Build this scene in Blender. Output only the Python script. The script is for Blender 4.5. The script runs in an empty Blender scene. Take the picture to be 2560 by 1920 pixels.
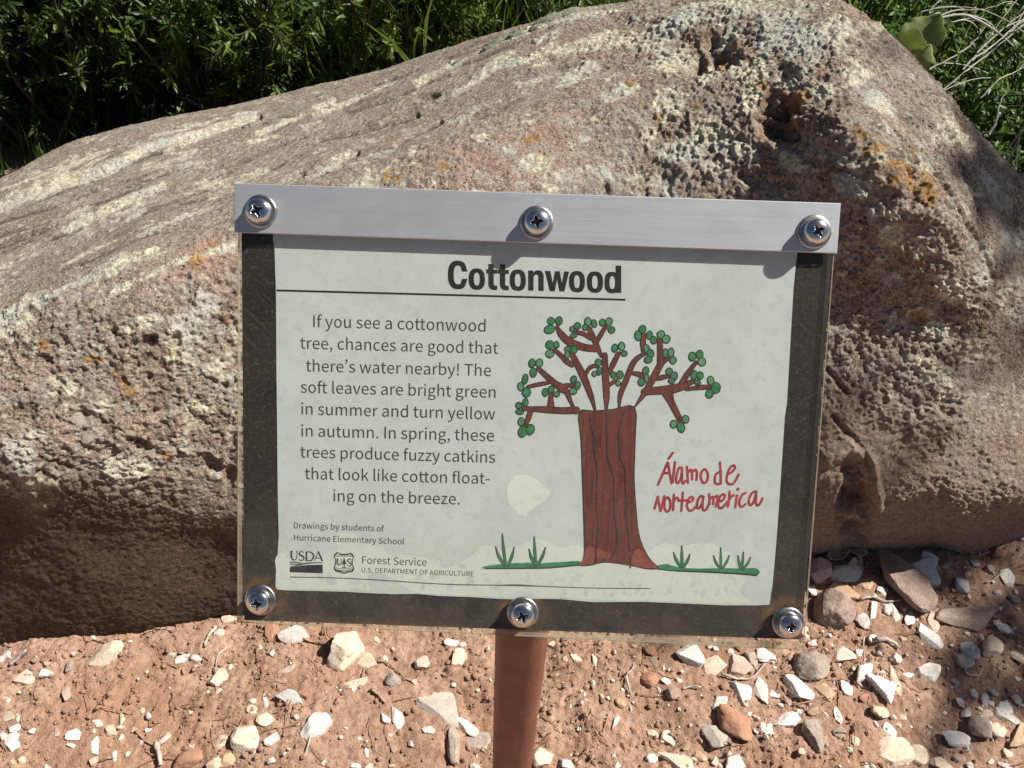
import bpy, math, random, json
import numpy as np
from mathutils import Vector, Matrix, noise as mnoise
from mathutils.geometry import tessellate_polygon

# ------------------------------------------------------------------ camera, sky, sun, exposure
S = bpy.context.scene
COL = S.collection
RND = random.Random(7)
NR = np.random.default_rng(11)

F_PX = 2000.0                       # focal length in pixels of the 2560-wide photograph
CAM = np.array([0.0, 0.0, 1.05])    # camera stands 1.05 m above the soil
_n = np.array([(1048 - 1106) * 2560 / 2212, (2411 - 830) * 2560 / 2212, F_PX]); _n /= np.linalg.norm(_n)
_z = -_n
_y = np.array([0, 0, 1.0]) - _z[2] * _z; _y /= np.linalg.norm(_y)
_x = np.cross(_y, _z)
WM = np.array([_x, _y, _z])         # camera axes (right, down, forward) -> world

cam_d = bpy.data.cameras.new('camera')
cam_d.sensor_width = 36.0
cam_d.lens = 36.0 * F_PX / 2560.0
cam_d.clip_start = 0.02
cam_d.clip_end = 500.0
cam = bpy.data.objects.new('camera', cam_d)
COL.objects.link(cam)
r_, u_, b_ = WM @ [1, 0, 0], WM @ [0, -1, 0], WM @ [0, 0, -1]
cam.matrix_world = Matrix(((r_[0], u_[0], b_[0], CAM[0]), (r_[1], u_[1], b_[1], CAM[1]), (r_[2], u_[2], b_[2], CAM[2]), (0, 0, 0, 1)))
S.camera = cam

SUN = np.array([0.63, 0.17, 0.757]); SUN /= np.linalg.norm(SUN)    # towards the sun
w = bpy.data.worlds.new('World'); S.world = w
w.use_nodes = True
wn = w.node_tree
for n in list(wn.nodes): wn.nodes.remove(n)
sky = wn.nodes.new('ShaderNodeTexSky'); sky.sky_type = 'NISHITA'; sky.sun_disc = False
sky.sun_elevation = math.asin(SUN[2]); sky.sun_rotation = math.atan2(SUN[0], SUN[1])
sky.altitude = 1500.0; sky.dust_density = 3.0; sky.ozone_density = 0.4
bg = wn.nodes.new('ShaderNodeBackground'); bg.inputs['Strength'].default_value = 0.040
wo = wn.nodes.new('ShaderNodeOutputWorld')
wn.links.new(sky.outputs[0], bg.inputs[0]); wn.links.new(bg.outputs[0], wo.inputs[0])
sd = bpy.data.lights.new('sun', 'SUN'); sd.energy = 5.0; sd.angle = math.radians(0.5); sd.color = (1.0, 0.955, 0.88)
so = bpy.data.objects.new('sun', sd); COL.objects.link(so)
so.rotation_mode = 'QUATERNION'
so.rotation_quaternion = Vector(SUN).to_track_quat('Z', 'Y')
so.location = (3, 1, 5)
S.view_settings.view_transform = 'Standard'
S.view_settings.look = 'None'
S.view_settings.exposure = 0.66
S.view_settings.gamma = 1.0
try:
    S.cycles.max_bounces = 10; S.cycles.transparent_max_bounces = 24
except Exception: pass

# ------------------------------------------------------------------ helpers
def ray(px, py, scale=2560 / 2212):
    """world direction of a photo point (2212-wide coordinates by default)"""
    d = np.array([(px * scale - 1280) / F_PX, (py * scale - 960) / F_PX, 1.0])
    return WM @ d
def at_y(px, py, Y, scale=2560 / 2212):
    d = ray(px, py, scale); return CAM + d * (Y / d[1])
def on_ground(px, py, z=0.0, scale=2560 / 2212):
    d = ray(px, py, scale); return CAM + d * ((z - CAM[2]) / d[2])

def _h(ix, iy, iz, seed):
    h = (ix.astype(np.int64) * 374761393 + iy.astype(np.int64) * 668265263 + iz.astype(np.int64) * 2147483647 + seed * 974711) & 0xffffffff
    h = ((h ^ (h >> 13)) * 1274126177) & 0xffffffff
    h = (h ^ (h >> 16)) & 0xffffffff
    h = (h * 2246822519) & 0xffffffff
    return ((h ^ (h >> 15)) & 0xffffff) / float(0xffffff)
def vnoise(P, f, seed=0):
    q = P * f; i = np.floor(q); t = q - i; t = t * t * t * (t * (t * 6 - 15) + 10); i = i.astype(np.int64)
    r = 0
    for a in (0, 1):
        wx = t[:, 0] if a else 1 - t[:, 0]
        for b in (0, 1):
            wy = t[:, 1] if b else 1 - t[:, 1]
            for c in (0, 1):
                wz = t[:, 2] if c else 1 - t[:, 2]
                r = r + wx * wy * wz * _h(i[:, 0] + a, i[:, 1] + b, i[:, 2] + c, seed)
    return r * 2 - 1
def fbm(P, f, octv=4, seed=0, gain=0.5):
    r = np.zeros(len(P)); a = 1.0; s = 0
    for k in range(octv):
        r += a * vnoise(P + 13.7 * k, f * 2.03 ** k, seed + k); s += a; a *= gain
    return r / s * 1.6
def worley(P, f, seed=0):
    q = P * f; i = np.floor(q).astype(np.int64); d1 = np.full(len(P), 9.0); d2 = np.full(len(P), 9.0); idv = np.zeros(len(P))
    for a in (-1, 0, 1):
        for b in (-1, 0, 1):
            for c in (-1, 0, 1):
                x, y, z = i[:, 0] + a, i[:, 1] + b, i[:, 2] + c
                cx = x + _h(x, y, z, seed + 1); cy = y + _h(x, y, z, seed + 2); cz = z + _h(x, y, z, seed + 3)
                d = np.sqrt((q[:, 0] - cx) ** 2 + (q[:, 1] - cy) ** 2 + (q[:, 2] - cz) ** 2)
                near = d < d1
                d2 = np.where(near, d1, np.minimum(d2, d)); idv = np.where(near, _h(x, y, z, seed + 5), idv); d1 = np.where(near, d, d1)
    return d1, d2, idv
def sstep(a, b, x):
    t = np.clip((x - a) / (b - a), 0, 1); return t * t * (3 - 2 * t)

def mesh_np(name, V, Fc, mat=None, smooth=True, parent=None, attrs=None, loc=None):
    """one mesh object from arrays; Fc is (n,3) or (n,4)"""
    V = np.asarray(V, np.float64); Fc = np.asarray(Fc, np.int64)
    if loc is not None: V = V - np.asarray(loc)
    m = bpy.data.meshes.new(name); k = Fc.shape[1]
    m.vertices.add(len(V)); m.vertices.foreach_set('co', V.astype(np.float32).ravel())
    m.loops.add(Fc.size); m.loops.foreach_set('vertex_index', Fc.astype(np.int32).ravel())
    m.polygons.add(len(Fc))
    m.polygons.foreach_set('loop_start', np.arange(0, Fc.size, k, dtype=np.int32))
    m.polygons.foreach_set('loop_total', np.full(len(Fc), k, dtype=np.int32))
    m.polygons.foreach_set('use_smooth', np.full(len(Fc), smooth, dtype=bool))
    m.update(calc_edges=True)
    for an, av in (attrs or {}).items():
        at = m.attributes.new(an, 'FLOAT', 'POINT'); at.data.foreach_set('value', np.asarray(av, np.float32))
    for mm in (mat if isinstance(mat, (list, tuple)) else [mat] if mat else []): m.materials.append(mm)
    o = bpy.data.objects.new(name, m); COL.objects.link(o)
    if parent is not None: o.parent = parent
    if loc is not None: o.location = loc
    return o
def tag(o, label=None, cat=None, group=None, kind=None):
    if label: o['label'] = label
    if cat: o['category'] = cat
    if group: o['group'] = group
    if kind: o['kind'] = kind
    return o
def empty(name, loc):
    o = bpy.data.objects.new(name, None); o.location = loc; o.empty_display_size = 0.05; COL.objects.link(o); return o

class MB:
    """collects pieces into one mesh"""
    def __init__(s): s.v = []; s.f = []; s.n = 0; s.mi = []; s.at = []
    def add(s, V, Fc, mi=0, a=0.0):
        V = np.asarray(V, float); s.v.append(V)
        for f in Fc: s.f.append(tuple(int(i) + s.n for i in f)); s.mi.append(mi)
        s.at.append(np.full(len(V), a) if np.isscalar(a) else np.asarray(a)); s.n += len(V)
    def build(s, name, mats, parent=None, smooth=False, loc=None, attr=None):
        V = np.concatenate(s.v)
        if loc is not None: V = V - np.asarray(loc)
        m = bpy.data.meshes.new(name); m.from_pydata(V.tolist(), [], s.f)
        for mm in (mats if isinstance(mats, (list, tuple)) else [mats]): m.materials.append(mm)
        m.polygons.foreach_set('material_index', np.array(s.mi, np.int32))
        m.polygons.foreach_set('use_smooth', np.full(len(s.f), smooth, dtype=bool))
        if attr:
            at = m.attributes.new(attr, 'FLOAT', 'POINT'); at.data.foreach_set('value', np.concatenate(s.at).astype(np.float32))
        m.update()
        o = bpy.data.objects.new(name, m); COL.objects.link(o)
        if parent is not None: o.parent = parent
        if loc is not None: o.location = loc
        return o
def tube_arrays(P, R, k=5):
    P = np.asarray(P, float); n = len(P); R = np.broadcast_to(np.asarray(R, float), (n,))
    T = np.gradient(P, axis=0); T /= np.linalg.norm(T, axis=1)[:, None] + 1e-12
    up = np.array([0.31, 0.17, 0.93]); A = np.cross(T, up); A /= np.linalg.norm(A, axis=1)[:, None] + 1e-9; B = np.cross(T, A)
    an = np.arange(k) * 2 * math.pi / k
    V = (P[:, None, :] + R[:, None, None] * (np.cos(an)[None, :, None] * A[:, None, :] + np.sin(an)[None, :, None] * B[:, None, :])).reshape(-1, 3)
    Fc = []
    for i in range(n - 1):
        for j in range(k):
            a, b = i * k + j, i * k + (j + 1) % k
            Fc.append((a, b, b + k, a + k))
    return V, Fc

# ---- material helpers
def newmat(name):
    m = bpy.data.materials.new(name); m.use_nodes = True; nt = m.node_tree
    for n in list(nt.nodes): nt.nodes.remove(n)
    return m, nt
class NT:
    def __init__(s, nt): s.nt = nt
    def n(s, t, **k):
        x = s.nt.nodes.new(t)
        for a, v in k.items():
            if a.startswith('i_'):
                key = a[2:]; key = int(key) if key.isdigit() else key
                if hasattr(v, 'is_linked') or isinstance(v, bpy.types.NodeSocket): s.nt.links.new(v, x.inputs[key])
                else: x.inputs[key].default_value = v
            else: setattr(x, a, v)
        return x
    def l(s, a, b): s.nt.links.new(a, b)
    def noise(s, vec, sc, det=4, rough=.55, dist=0.0):
        x = s.n('ShaderNodeTexNoise'); x.inputs['Scale'].default_value = sc; x.inputs['Detail'].default_value = det; x.inputs['Roughness'].default_value = rough; x.inputs['Distortion'].default_value = dist
        if vec is not None: s.l(vec, x.inputs['Vector'])
        return x.outputs[0]
    def vor(s, vec, sc, feat='F1'):
        x = s.n('ShaderNodeTexVoronoi'); x.feature = feat; x.inputs['Scale'].default_value = sc
        if vec is not None: s.l(vec, x.inputs['Vector'])
        return x
    def ramp(s, fac, stops):
        x = s.n('ShaderNodeValToRGB'); e = x.color_ramp.elements
        while len(e) < len(stops): e.new(0.5)
        for q, (p, c) in zip(e, stops):
            q.position = p; q.color = (c, c, c, 1) if not hasattr(c, '__len__') else (*c, 1)
        s.l(fac, x.inputs[0]); return x.outputs[0]
    def mix(s, fac, a, b, mode='MIX'):
        x = s.n('ShaderNodeMix', data_type='RGBA', blend_type=mode)
        for v, i in ((fac, 0), (a, 6), (b, 7)):
            if isinstance(v, bpy.types.NodeSocket): s.l(v, x.inputs[i])
            elif i == 0: x.inputs[0].default_value = v
            else: x.inputs[i].default_value = (*v, 1)
        return x.outputs[2]
    def math(s, op, a, b=0.0, clamp=False):
        x = s.n('ShaderNodeMath', operation=op, use_clamp=clamp)
        for v, i in ((a, 0), (b, 1)):
            if isinstance(v, bpy.types.NodeSocket): s.l(v, x.inputs[i])
            else: x.inputs[i].default_value = v
        return x.outputs[0]
    def attr(s, name): return s.n('ShaderNodeAttribute', attribute_name=name).outputs['Fac']
    def bump(s, h, strength, dist):
        x = s.n('ShaderNodeBump'); x.inputs['Strength'].default_value = strength; x.inputs['Distance'].default_value = dist; s.l(h, x.inputs['Height']); return x.outputs[0]
    def out(s, sh):
        o = s.n('ShaderNodeOutputMaterial'); s.l(sh, o.inputs[0])
    def bsdf(s, col, rough=.8, metal=0.0, normal=None, spec=.4):
        x = s.n('ShaderNodeBsdfPrincipled')
        for v, k in ((col, 'Base Color'), (rough, 'Roughness'), (metal, 'Metallic'), (spec, 'Specular IOR Level')):
            if isinstance(v, bpy.types.NodeSocket): s.l(v, x.inputs[k])
            else: x.inputs[k].default_value = (*v, 1) if hasattr(v, '__len__') else v
        if normal is not None: s.l(normal, x.inputs['Normal'])
        return x.outputs[0]
def obj_coord(t): return t.n('ShaderNodeTexCoord').outputs['Object']
def flat_mat(name, col, rough=.7, var=.12, sc=60.0):
    m, nt = newmat(name); t = NT(nt); c = obj_coord(t)
    k = t.noise(c, sc, 3)
    col2 = tuple(max(0, x * (1 - var)) for x in col); col1 = tuple(x * (1 + var) for x in col)
    t.out(t.bsdf(t.mix(t.ramp(k, [(.3, 0.0), (.7, 1.0)]), col2, col1), rough)); return m

# ------------------------------------------------------------------ the boulder
# rows of the loft: contact with soil, belly, terminator edge, face, ridge, top slab, skyline (photo point + distance forward)
BC = [  # px   R1py  (R2py,Y)     (R3py,Y)    (R4py,Y)    (R5py,Y)    (R6py,Y)     (R7py,Y)
 (-420, 1420, (1230, .480), (1010, .500), (870, .550), (760, .600), (650, .720), (545, .88)),
 (-150, 1410, (1215, .478), (985, .503), (850, .555), (735, .620), (600, .770), (470, 1.02)),
 (0,    1398, (1205, .483), (985, .512), (835, .570), (700, .640), (545, .830), (392, 1.13)),
 (250,  1372, (1195, .505), (1025, .535), (830, .600), (600, .705), (440, .940), (294, 1.28)),
 (510,  1322, (1200, .535), (1085, .556), (830, .635), (525, .775), (375, 1.02), (238, 1.36)),
 (800,  1290, (1195, .556), (1085, .575), (800, .680), (420, .870), (285, 1.12), (163, 1.42)),
 (1100, 1262, (1175, .570), (1050, .597), (760, .700), (310, .955), (180, 1.18), (70, 1.42)),
 (1400, 1240, (1150, .585), (1020, .615), (700, .735), (240, 1.01), (115, 1.17), (3, 1.36)),
 (1650, 1215, (1120, .604), (960, .645), (640, .765), (270, .940), (110, 1.08), (-14, 1.26)),
 (1830, 1188, (1090, .612), (930, .655), (640, .755), (330, .838), (150, .99), (14, 1.17)),
 (2000, 1180, (1090, .618), (940, .662), (700, .735), (470, .780), (300, .890), (162, 1.05)),
 (2100, 1190, (1100, .618), (965, .664), (750, .738), (550, .774), (405, .855), (275, 1.00)),
 (2260, 1135, (1065, .650), (965, .692), (800, .765), (650, .802), (545, .872), (425, .99)),
 (2400, 1060, (1015, .715), (950, .750), (850, .810), (760, .880), (690, .950), (610, 1.02)),
]
rowsP = []; rowsQ = []
for c in BC:
    px = c[0]; pts = []; q = []
    g = on_ground(px, c[1])
    low = g.copy(); low[2] = -.06; low[1] += .03
    pts.append(low); q.append((px, c[1] + 90))
    pts.append(g); q.append((px, c[1]))
    for py, Y in c[2:]:
        pts.append(at_y(px, py, Y)); q.append((px, py))
    top = pts[-1]; ridge = pts[-2]
    for dy, fz in ((.10, .86), (.20, .60), (.25, .25), (.22, -.06 / max(top[2], .1))):
        pts.append(np.array([top[0] * (1 + .02), top[1] + dy, top[2] * fz if fz > 0 else -.06])); q.append((px, c[-1][0] - 60 - dy * 400))
    rowsP.append(pts); rowsQ.append(q)
def cap(pts, q, sx, k):   # closes an end of the loft
    ctr = np.mean(pts, axis=0); out = []
    for p in pts: out.append(ctr + (p - ctr) * k + np.array([sx, 0, 0]))
    return out, q
a0, q0 = cap(rowsP[0], rowsQ[0], -.10, .82); a1, q1 = cap(rowsP[0], rowsQ[0], -.19, .40); a2, q2 = cap(rowsP[0], rowsQ[0], -.21, .02)
z0, y0 = cap(rowsP[-1], rowsQ[-1], .06, .80); z1, y1 = cap(rowsP[-1], rowsQ[-1], .10, .40); z2, y2 = cap(rowsP[-1], rowsQ[-1], .11, .02)
CP = np.array([a2, a1, a0] + rowsP + [z0, z1, z2]); CQ = np.array([q2, q1, q0] + rowsQ + [y0, y1, y2], float)
ncol, nrow = CP.shape[:2]
def crv(A, t, axis):
    """monotone-ish cubic (Catmull-Rom with tension) sampling of A along an axis at parameters t"""
    A = np.moveaxis(A, axis, 0); n = len(A); i = np.clip(np.floor(t).astype(int), 0, n - 2); f = (t - i).reshape((-1,) + (1,) * (A.ndim - 1))
    p1, p2 = A[i], A[i + 1]; p0, p3 = A[np.clip(i - 1, 0, n - 1)], A[np.clip(i + 2, 0, n - 1)]
    m1, m2 = (p2 - p0) * .5, (p3 - p1) * .5
    r = (2 * f ** 3 - 3 * f ** 2 + 1) * p1 + (f ** 3 - 2 * f ** 2 + f) * m1 + (-2 * f ** 3 + 3 * f ** 2) * p2 + (f ** 3 - f ** 2) * m2
    return np.moveaxis(r, 0, axis)
dens_u = [8, 10, 10, 40, 60, 105, 105, 118, 120, 120, 100, 74, 70, 44, 64, 50, 14, 10, 8]
tu = np.concatenate([np.linspace(i, i + 1, k, endpoint=False) for i, k in enumerate(dens_u[:ncol - 1])] + [[ncol - 1]])
dens_v = [16, 80, 80, 120, 140, 90, 90, 24, 16, 10, 8]
tv = np.concatenate([np.linspace(i, i + 1, k, endpoint=False) for i, k in enumerate(dens_v[:nrow - 1])] + [[nrow - 1]])
G3 = crv(crv(CP, tu, 0), tv, 1); GQ = crv(crv(CQ, tu, 0), tv, 1)
NU, NV = G3.shape[:2]
du = np.gradient(G3, axis=0); dv = np.gradient(G3, axis=1); NN = np.cross(du, dv); NN /= np.linalg.norm(NN, axis=2)[:, :, None] + 1e-12
P = G3.reshape(-1, 3); N = NN.reshape(-1, 3); PX = GQ[:, :, 0].ravel(); PY = GQ[:, :, 1].ravel()
if np.mean((N * (P - P.mean(0))).sum(1)) < 0: N = -N; FLIP = True
else: FLIP = False
RV = np.broadcast_to(tv[None, :], (NU, NV)).ravel()
# row index shifted so that contact = 1, belly 2, terminator 3, face 4, ridge 5, slab 6, skyline 7
def blob(cx, cy, rx, ry=None, rot=0.0, soft=.5):
    ry = ry or rx; a = math.radians(rot); dx, dy = PX - cx, PY - cy
    u = dx * math.cos(a) + dy * math.sin(a); v = -dx * math.sin(a) + dy * math.cos(a)
    return 1 - sstep(1 - soft, 1 + soft, np.sqrt((u / rx) ** 2 + (v / ry) ** 2))
def streak(pts, wd, soft=.6):
    d = np.full(len(PX), 1e9)
    for (x0, y0_), (x1, y1_) in zip(pts[:-1], pts[1:]):
        L2 = (x1 - x0) ** 2 + (y1_ - y0_) ** 2; t = np.clip(((PX - x0) * (x1 - x0) + (PY - y0_) * (y1_ - y0_)) / L2, 0, 1)
        d = np.minimum(d, np.hypot(PX - x0 - t * (x1 - x0), PY - y0_ - t * (y1_ - y0_)))
    return 1 - sstep(wd * (1 - soft), wd * (1 + soft), d)
front = sstep(7.35, 7.0, RV)
n6 = fbm(P, 7, 3, 1); n20 = fbm(P, 22, 3, 5); n60 = fbm(P, 62, 3, 9); nC_ = fbm(P, 11, 2, 51); n160 = fbm(P, 170, 2, 14); n330 = vnoise(P, 330, 21)
# how rough: smooth belly, rough face, smooth slab on the left, rough dome on the right
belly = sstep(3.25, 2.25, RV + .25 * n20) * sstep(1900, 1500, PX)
slab = sstep(4.95, 5.35, RV + .18 * n20) * sstep(1330, 950, PX)
rfoot = sstep(3.6, 2.9, RV) * sstep(1500, 1750, PX)
knob = np.maximum.reduce([blob(1540, 110, 90, 70, 0, .7), blob(1700, 230, 120, 130, 0, .7), blob(1900, 420, 130, 110, 40, .8), blob(1960, 760, 130, 120, 0, .8), .85 * blob(220, 830, 330, 150, 10, .6), .7 * blob(470, 720, 70, 150, 0, .7), .6 * blob(1480, 330, 90, 60, 0, .8)])
calm = np.clip(.34 + .66 * knob + .25 * nC_, .22, 1)
bel_r = sstep(2.95, 2.2, RV) * sstep(1900, 1500, PX)
rough = np.clip(1 - .78 * bel_r - .62 * slab - .22 * rfoot, .05, 1) * calm
d1, d2, cid = worley(P + .004 * np.stack([n60, n20, n60], 1), 34, 3)
e1, e2, eid = worley(P + .002 * np.stack([n160, n60, n160], 1), 95, 8)
n105 = fbm(P, 105, 2, 17); h1, h2, hid = worley(P + .001 * np.stack([n160, n330, n160], 1), 185, 12)
disp = .010 * n6 * (.35 + .65 * rough) + .0036 * n20 * rough + .0026 * n60 * rough + .0018 * n105 * rough + .0020 * n160 * (.12 + .88 * np.minimum(1, rough * 1.6)) + .0012 * n330 * (.12 + .88 * np.minimum(1, rough * 2.0))
disp += (.0010 * sstep(.55, .1, h1) * (hid < .4) - .0014 * sstep(.45, .05, h1) * (hid > .62)) * rough
disp += -.0036 * sstep(.42, .08, d1) * (cid > .55) * rough          # weathered-out pits
disp += -.0014 * sstep(.38, .05, e1) * (eid > .5) * rough
disp += .0011 * sstep(.5, .1, e1) * (eid < .35) * rough             # knobs
# named hollows, ledges and cracks of this boulder
cav = np.zeros(len(P))
for b in ((1545, 118, 42, 34, -25, .030), (1500, 132, 24, 20, 0, .016), (1690, 190, 34, 40, 10, .022), (1700, 262, 42, 44, 0, .028), (1650, 250, 22, 45, 0, .014), (1770, 215, 26, 22, 0, .008),
          (1845, 1010, 22, 30, 15, .014), (1848, 1100, 34, 62, 12, .030), (1965, 700, 34, 26, -20, .010), (2060, 880, 30, 22, 0, .008), (1930, 330, 40, 26, 35, .006), (2010, 520, 60, 30, 40, .007),
          (322, 738, 17, 13, -30, .012), (378, 733, 14, 14, 0, .012), (495, 745, 10, 16, 0, .008), (345, 870, 40, 22, -30, .009), (230, 790, 24, 16, -30, .007), (45, 890, 40, 36, 30, .012), (150, 1005, 60, 16, 12, .004),
          (455, 1000, 30, 14, 35, .009), (300, 960, 40, 12, 25, .007), (925, 213, 24, 6, -14, .016), (640, 375, 34, 8, -28, .010), (1005, 325, 16, 10, 0, .005), (500, 1000, 12, 60, 8, .010), (1305, 430, 10, 28, 0, .007),
          (70, 790, 34, 20, -30, .007), (200, 910, 60, 14, 25, .007), (110, 860, 16, 40, 20, .008), (1480, 150, 30, 12, 20, .006), (1620, 390, 40, 12, 20, .005), (1900, 420, 30, 16, 30, .006)):
    m = blob(*b[:5], soft=.55); m = (m * (.75 + .8 * n60 + .6 * n20)).clip(0, 1.1) * front; cav = np.maximum(cav, m * min(1, b[5] / .012)); disp -= b[5] * m * (.8 + .35 * n20)
CRACKS = [[(-60, 470), (60, 432), (140, 402), (232, 380), (300, 345), (345, 322), (450, 290), (562, 258)], [(690, 300), (760, 285), (840, 265), (900, 248)], [(640, 385), (700, 352), (770, 330)],
          [(860, 310), (900, 285), (950, 262)], [(1990, 330), (2040, 420), (2110, 520), (2150, 600)], [(2040, 290), (2090, 380), (2140, 500)], [(1800, 900), (1860, 970), (1880, 1030)], [(1790, 800), (1830, 850)]]
for k, cpts in enumerate(CRACKS):
    if k == 0:   # a ledge: the upper layer stands proud of the slab below it
        disp += .004 * streak([(x, y - 9) for x, y in cpts], 15) * front - .006 * streak([(x, y + 5) for x, y in cpts], 6) * front
    else: disp -= .005 * streak(cpts, 6) * front
rk = random.Random(17); crk = np.zeros(len(P))
for k in range(46):      # thin flaking steps of the slab, running along its grain
    x0 = rk.uniform(-60, 1050); fy = rk.uniform(0, 1); ytop = np.interp(x0, [0, 510, 1100], [400, 245, 80]); ybot = np.interp(x0, [0, 510, 1100], [670, 500, 260]); y0 = ytop + fy * (ybot - ytop); ln = rk.uniform(40, 190); sl_ = -.43 + .10 * (1 - fy); pts = [(x0, y0), (x0 + ln * .35, y0 + ln * .35 * sl_ + rk.uniform(-5, 5)), (x0 + ln * .7, y0 + ln * .7 * sl_ + rk.uniform(-5, 5)), (x0 + ln, y0 + ln * sl_)]
    hgt_ = rk.uniform(.0008, .0026); wv = rk.uniform(3, 6); ms = slab * front
    disp += hgt_ * streak([(x, y - wv) for x, y in pts], wv * 1.1, .9) * ms - hgt_ * .8 * streak([(x, y + 2.5) for x, y in pts], 2.6, .6) * ms; crk = np.maximum(crk, streak([(x, y + 2) for x, y in pts], 2.4 * (1 + .5 * n60), .6) * ms * rk.uniform(.4, 1))
for cpts in CRACKS[1:]: crk = np.maximum(crk, streak(cpts, 3.5 * (1 + .5 * n60), .6) * front)
disp += .012 * streak([(1890, 300), (1990, 430), (2080, 560), (2120, 700)], 46, .9) * front * .5
disp += .010 * streak([(1790, 990), (1830, 960), (1875, 1000), (1890, 1090)], 14, .8) * front
# lichen cover (pale crust), orange lichen, rust and bare pink patches
nl = fbm(P, 26, 4, 31); nl2 = fbm(P, 90, 3, 37); nlb = fbm(P, 9, 3, 41)
L = np.zeros(len(P))
for b in ((420, 670, 62, 34, -25), (395, 710, 30, 40, 20), (30, 700, 46, 26, -30), (60, 740, 30, 40, 20), (105, 640, 60, 20, -30), (240, 585, 80, 22, -25), (330, 560, 60, 14, -20), (40, 980, 40, 26, 0), (270, 1010, 60, 26, 0), (480, 1010, 20, 40, 0), (420, 880, 26, 20, 0), (300, 700, 60, 20, -20),
          (1480, 45, 90, 26, -10), (1600, 30, 90, 24, 0), (1700, 60, 60, 26, 10), (1420, 80, 70, 24, -20), (1620, 150, 40, 30, 0), (1330, 200, 50, 24, -20), (1560, 50, 55, 40, 0), (1455, 120, 60, 30, -20), (1530, 160, 30, 30, 0), (1440, 215, 40, 40, 0), (1530, 285, 38, 34, 0), (1470, 330, 60, 40, 0), (1590, 330, 50, 26, 20), (1400, 300, 22, 26, 0), (1265, 385, 70, 24, 0), (1380, 390, 60, 20, 0), (1150, 355, 40, 22, 0), (1040, 300, 30, 14, 0),
          (1750, 105, 70, 40, 15), (1660, 100, 30, 26, 0), (1800, 90, 36, 34, 30), (1850, 160, 40, 30, 40), (1900, 230, 46, 26, 50), (1780, 200, 24, 20, 0), (1620, 215, 24, 40, 20), (1560, 365, 46, 20, 0), (1710, 350, 40, 20, 20),
          (1840, 400, 50, 24, 20), (1960, 520, 70, 30, 30), (2050, 620, 60, 30, 30), (1940, 600, 50, 26, -20), (2110, 560, 40, 60, -30), (1900, 560, 30, 22, 0), (2030, 720, 36, 22, 0), (2110, 760, 60, 26, 10), (2010, 800, 50, 26, 20), (2190, 650, 40, 60, 0), (2080, 860, 40, 16, 0), (2060, 300, 60, 14, 50), (2150, 420, 60, 14, 50), (2180, 520, 30, 20, 50),
          (1000, 420, 50, 20, 0), (720, 350, 46, 14, -30), (900, 330, 26, 14, 0), (1250, 160, 60, 22, -30), (1300, 100, 70, 18, -20), (1380, 60, 60, 16, -20), (1200, 130, 60, 12, -25)):
    L = np.maximum(L, blob(*b[:5], soft=.7))
for pts, wd in (([(140, 497), (230, 455), (300, 425), (350, 405)], 9), ([(0, 690), (60, 655), (130, 620), (230, 580), (330, 548)], 13), ([(0, 455), (60, 440), (140, 405), (235, 378), (300, 340), (420, 300), (560, 250)], 12), ([(330, 312), (420, 278), (560, 246)], 8),
                ([(360, 340), (420, 312), (480, 288)], 6), ([(560, 300), (640, 262), (720, 228)], 8), ([(680, 260), (800, 215), (900, 170)], 7), ([(900, 190), (1000, 140), (1100, 100), (1200, 60)], 9), ([(1000, 180), (1100, 130), (1230, 70)], 8), ([(0, 420), (120, 378), (260, 325)], 6),
                ([(300, 520), (400, 470), (500, 440)], 7), ([(90, 600), (200, 540), (330, 490)], 5), ([(1080, 160), (1180, 120)], 7), ([(500, 330), (600, 300)], 5), ([(200, 660), (300, 610), (420, 560), (500, 530)], 9)):
    L = np.maximum(L, streak(pts, wd, .8) * .95)
lich = sstep(.42, .72, L * (.78 + .55 * nl + .25 * nl2) + .16 * nlb - .02 + .10 * (RV > 3.6) * (PX > 1350)) * front
bg_l = sstep(.30, .55, nl * .6 + nl2 * .4 + .25 * nlb - .05) * front * (1 - belly) * (1 - .9 * rfoot)
lich = np.maximum(lich, .8 * bg_l)
hard = np.zeros(len(P))
for pts, wd in (([(138, 499), (190, 474), (240, 449), (300, 424), (352, 404)], 8), ([(90, 660), (140, 632), (200, 604)], 8), ([(200, 610), (270, 576), (340, 548)], 8), ([(0, 462), (60, 440), (115, 420), (150, 400), (200, 388), (236, 378)], 11), ([(300, 342), (330, 330), (380, 314), (420, 300)], 7), ([(0, 425), (90, 395), (170, 365)], 5), ([(330, 310), (420, 280), (480, 262)], 5), ([(395, 325), (430, 310), (470, 296)], 6), ([(1140, 80), (1250, 50), (1340, 30)], 7), ([(1150, 130), (1250, 100), (1330, 75)], 7), ([(980, 205), (1060, 160), (1130, 140)], 6), ([(580, 290), (650, 262)], 5)):
    hard = np.maximum(hard, streak(pts, wd * (1 + .45 * nl2 + .3 * nl), .35))
lich = np.maximum(lich, hard * (.8 + .4 * (n330 > -.3)) .clip(0, 1) * front)
O = np.zeros(len(P))
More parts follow.
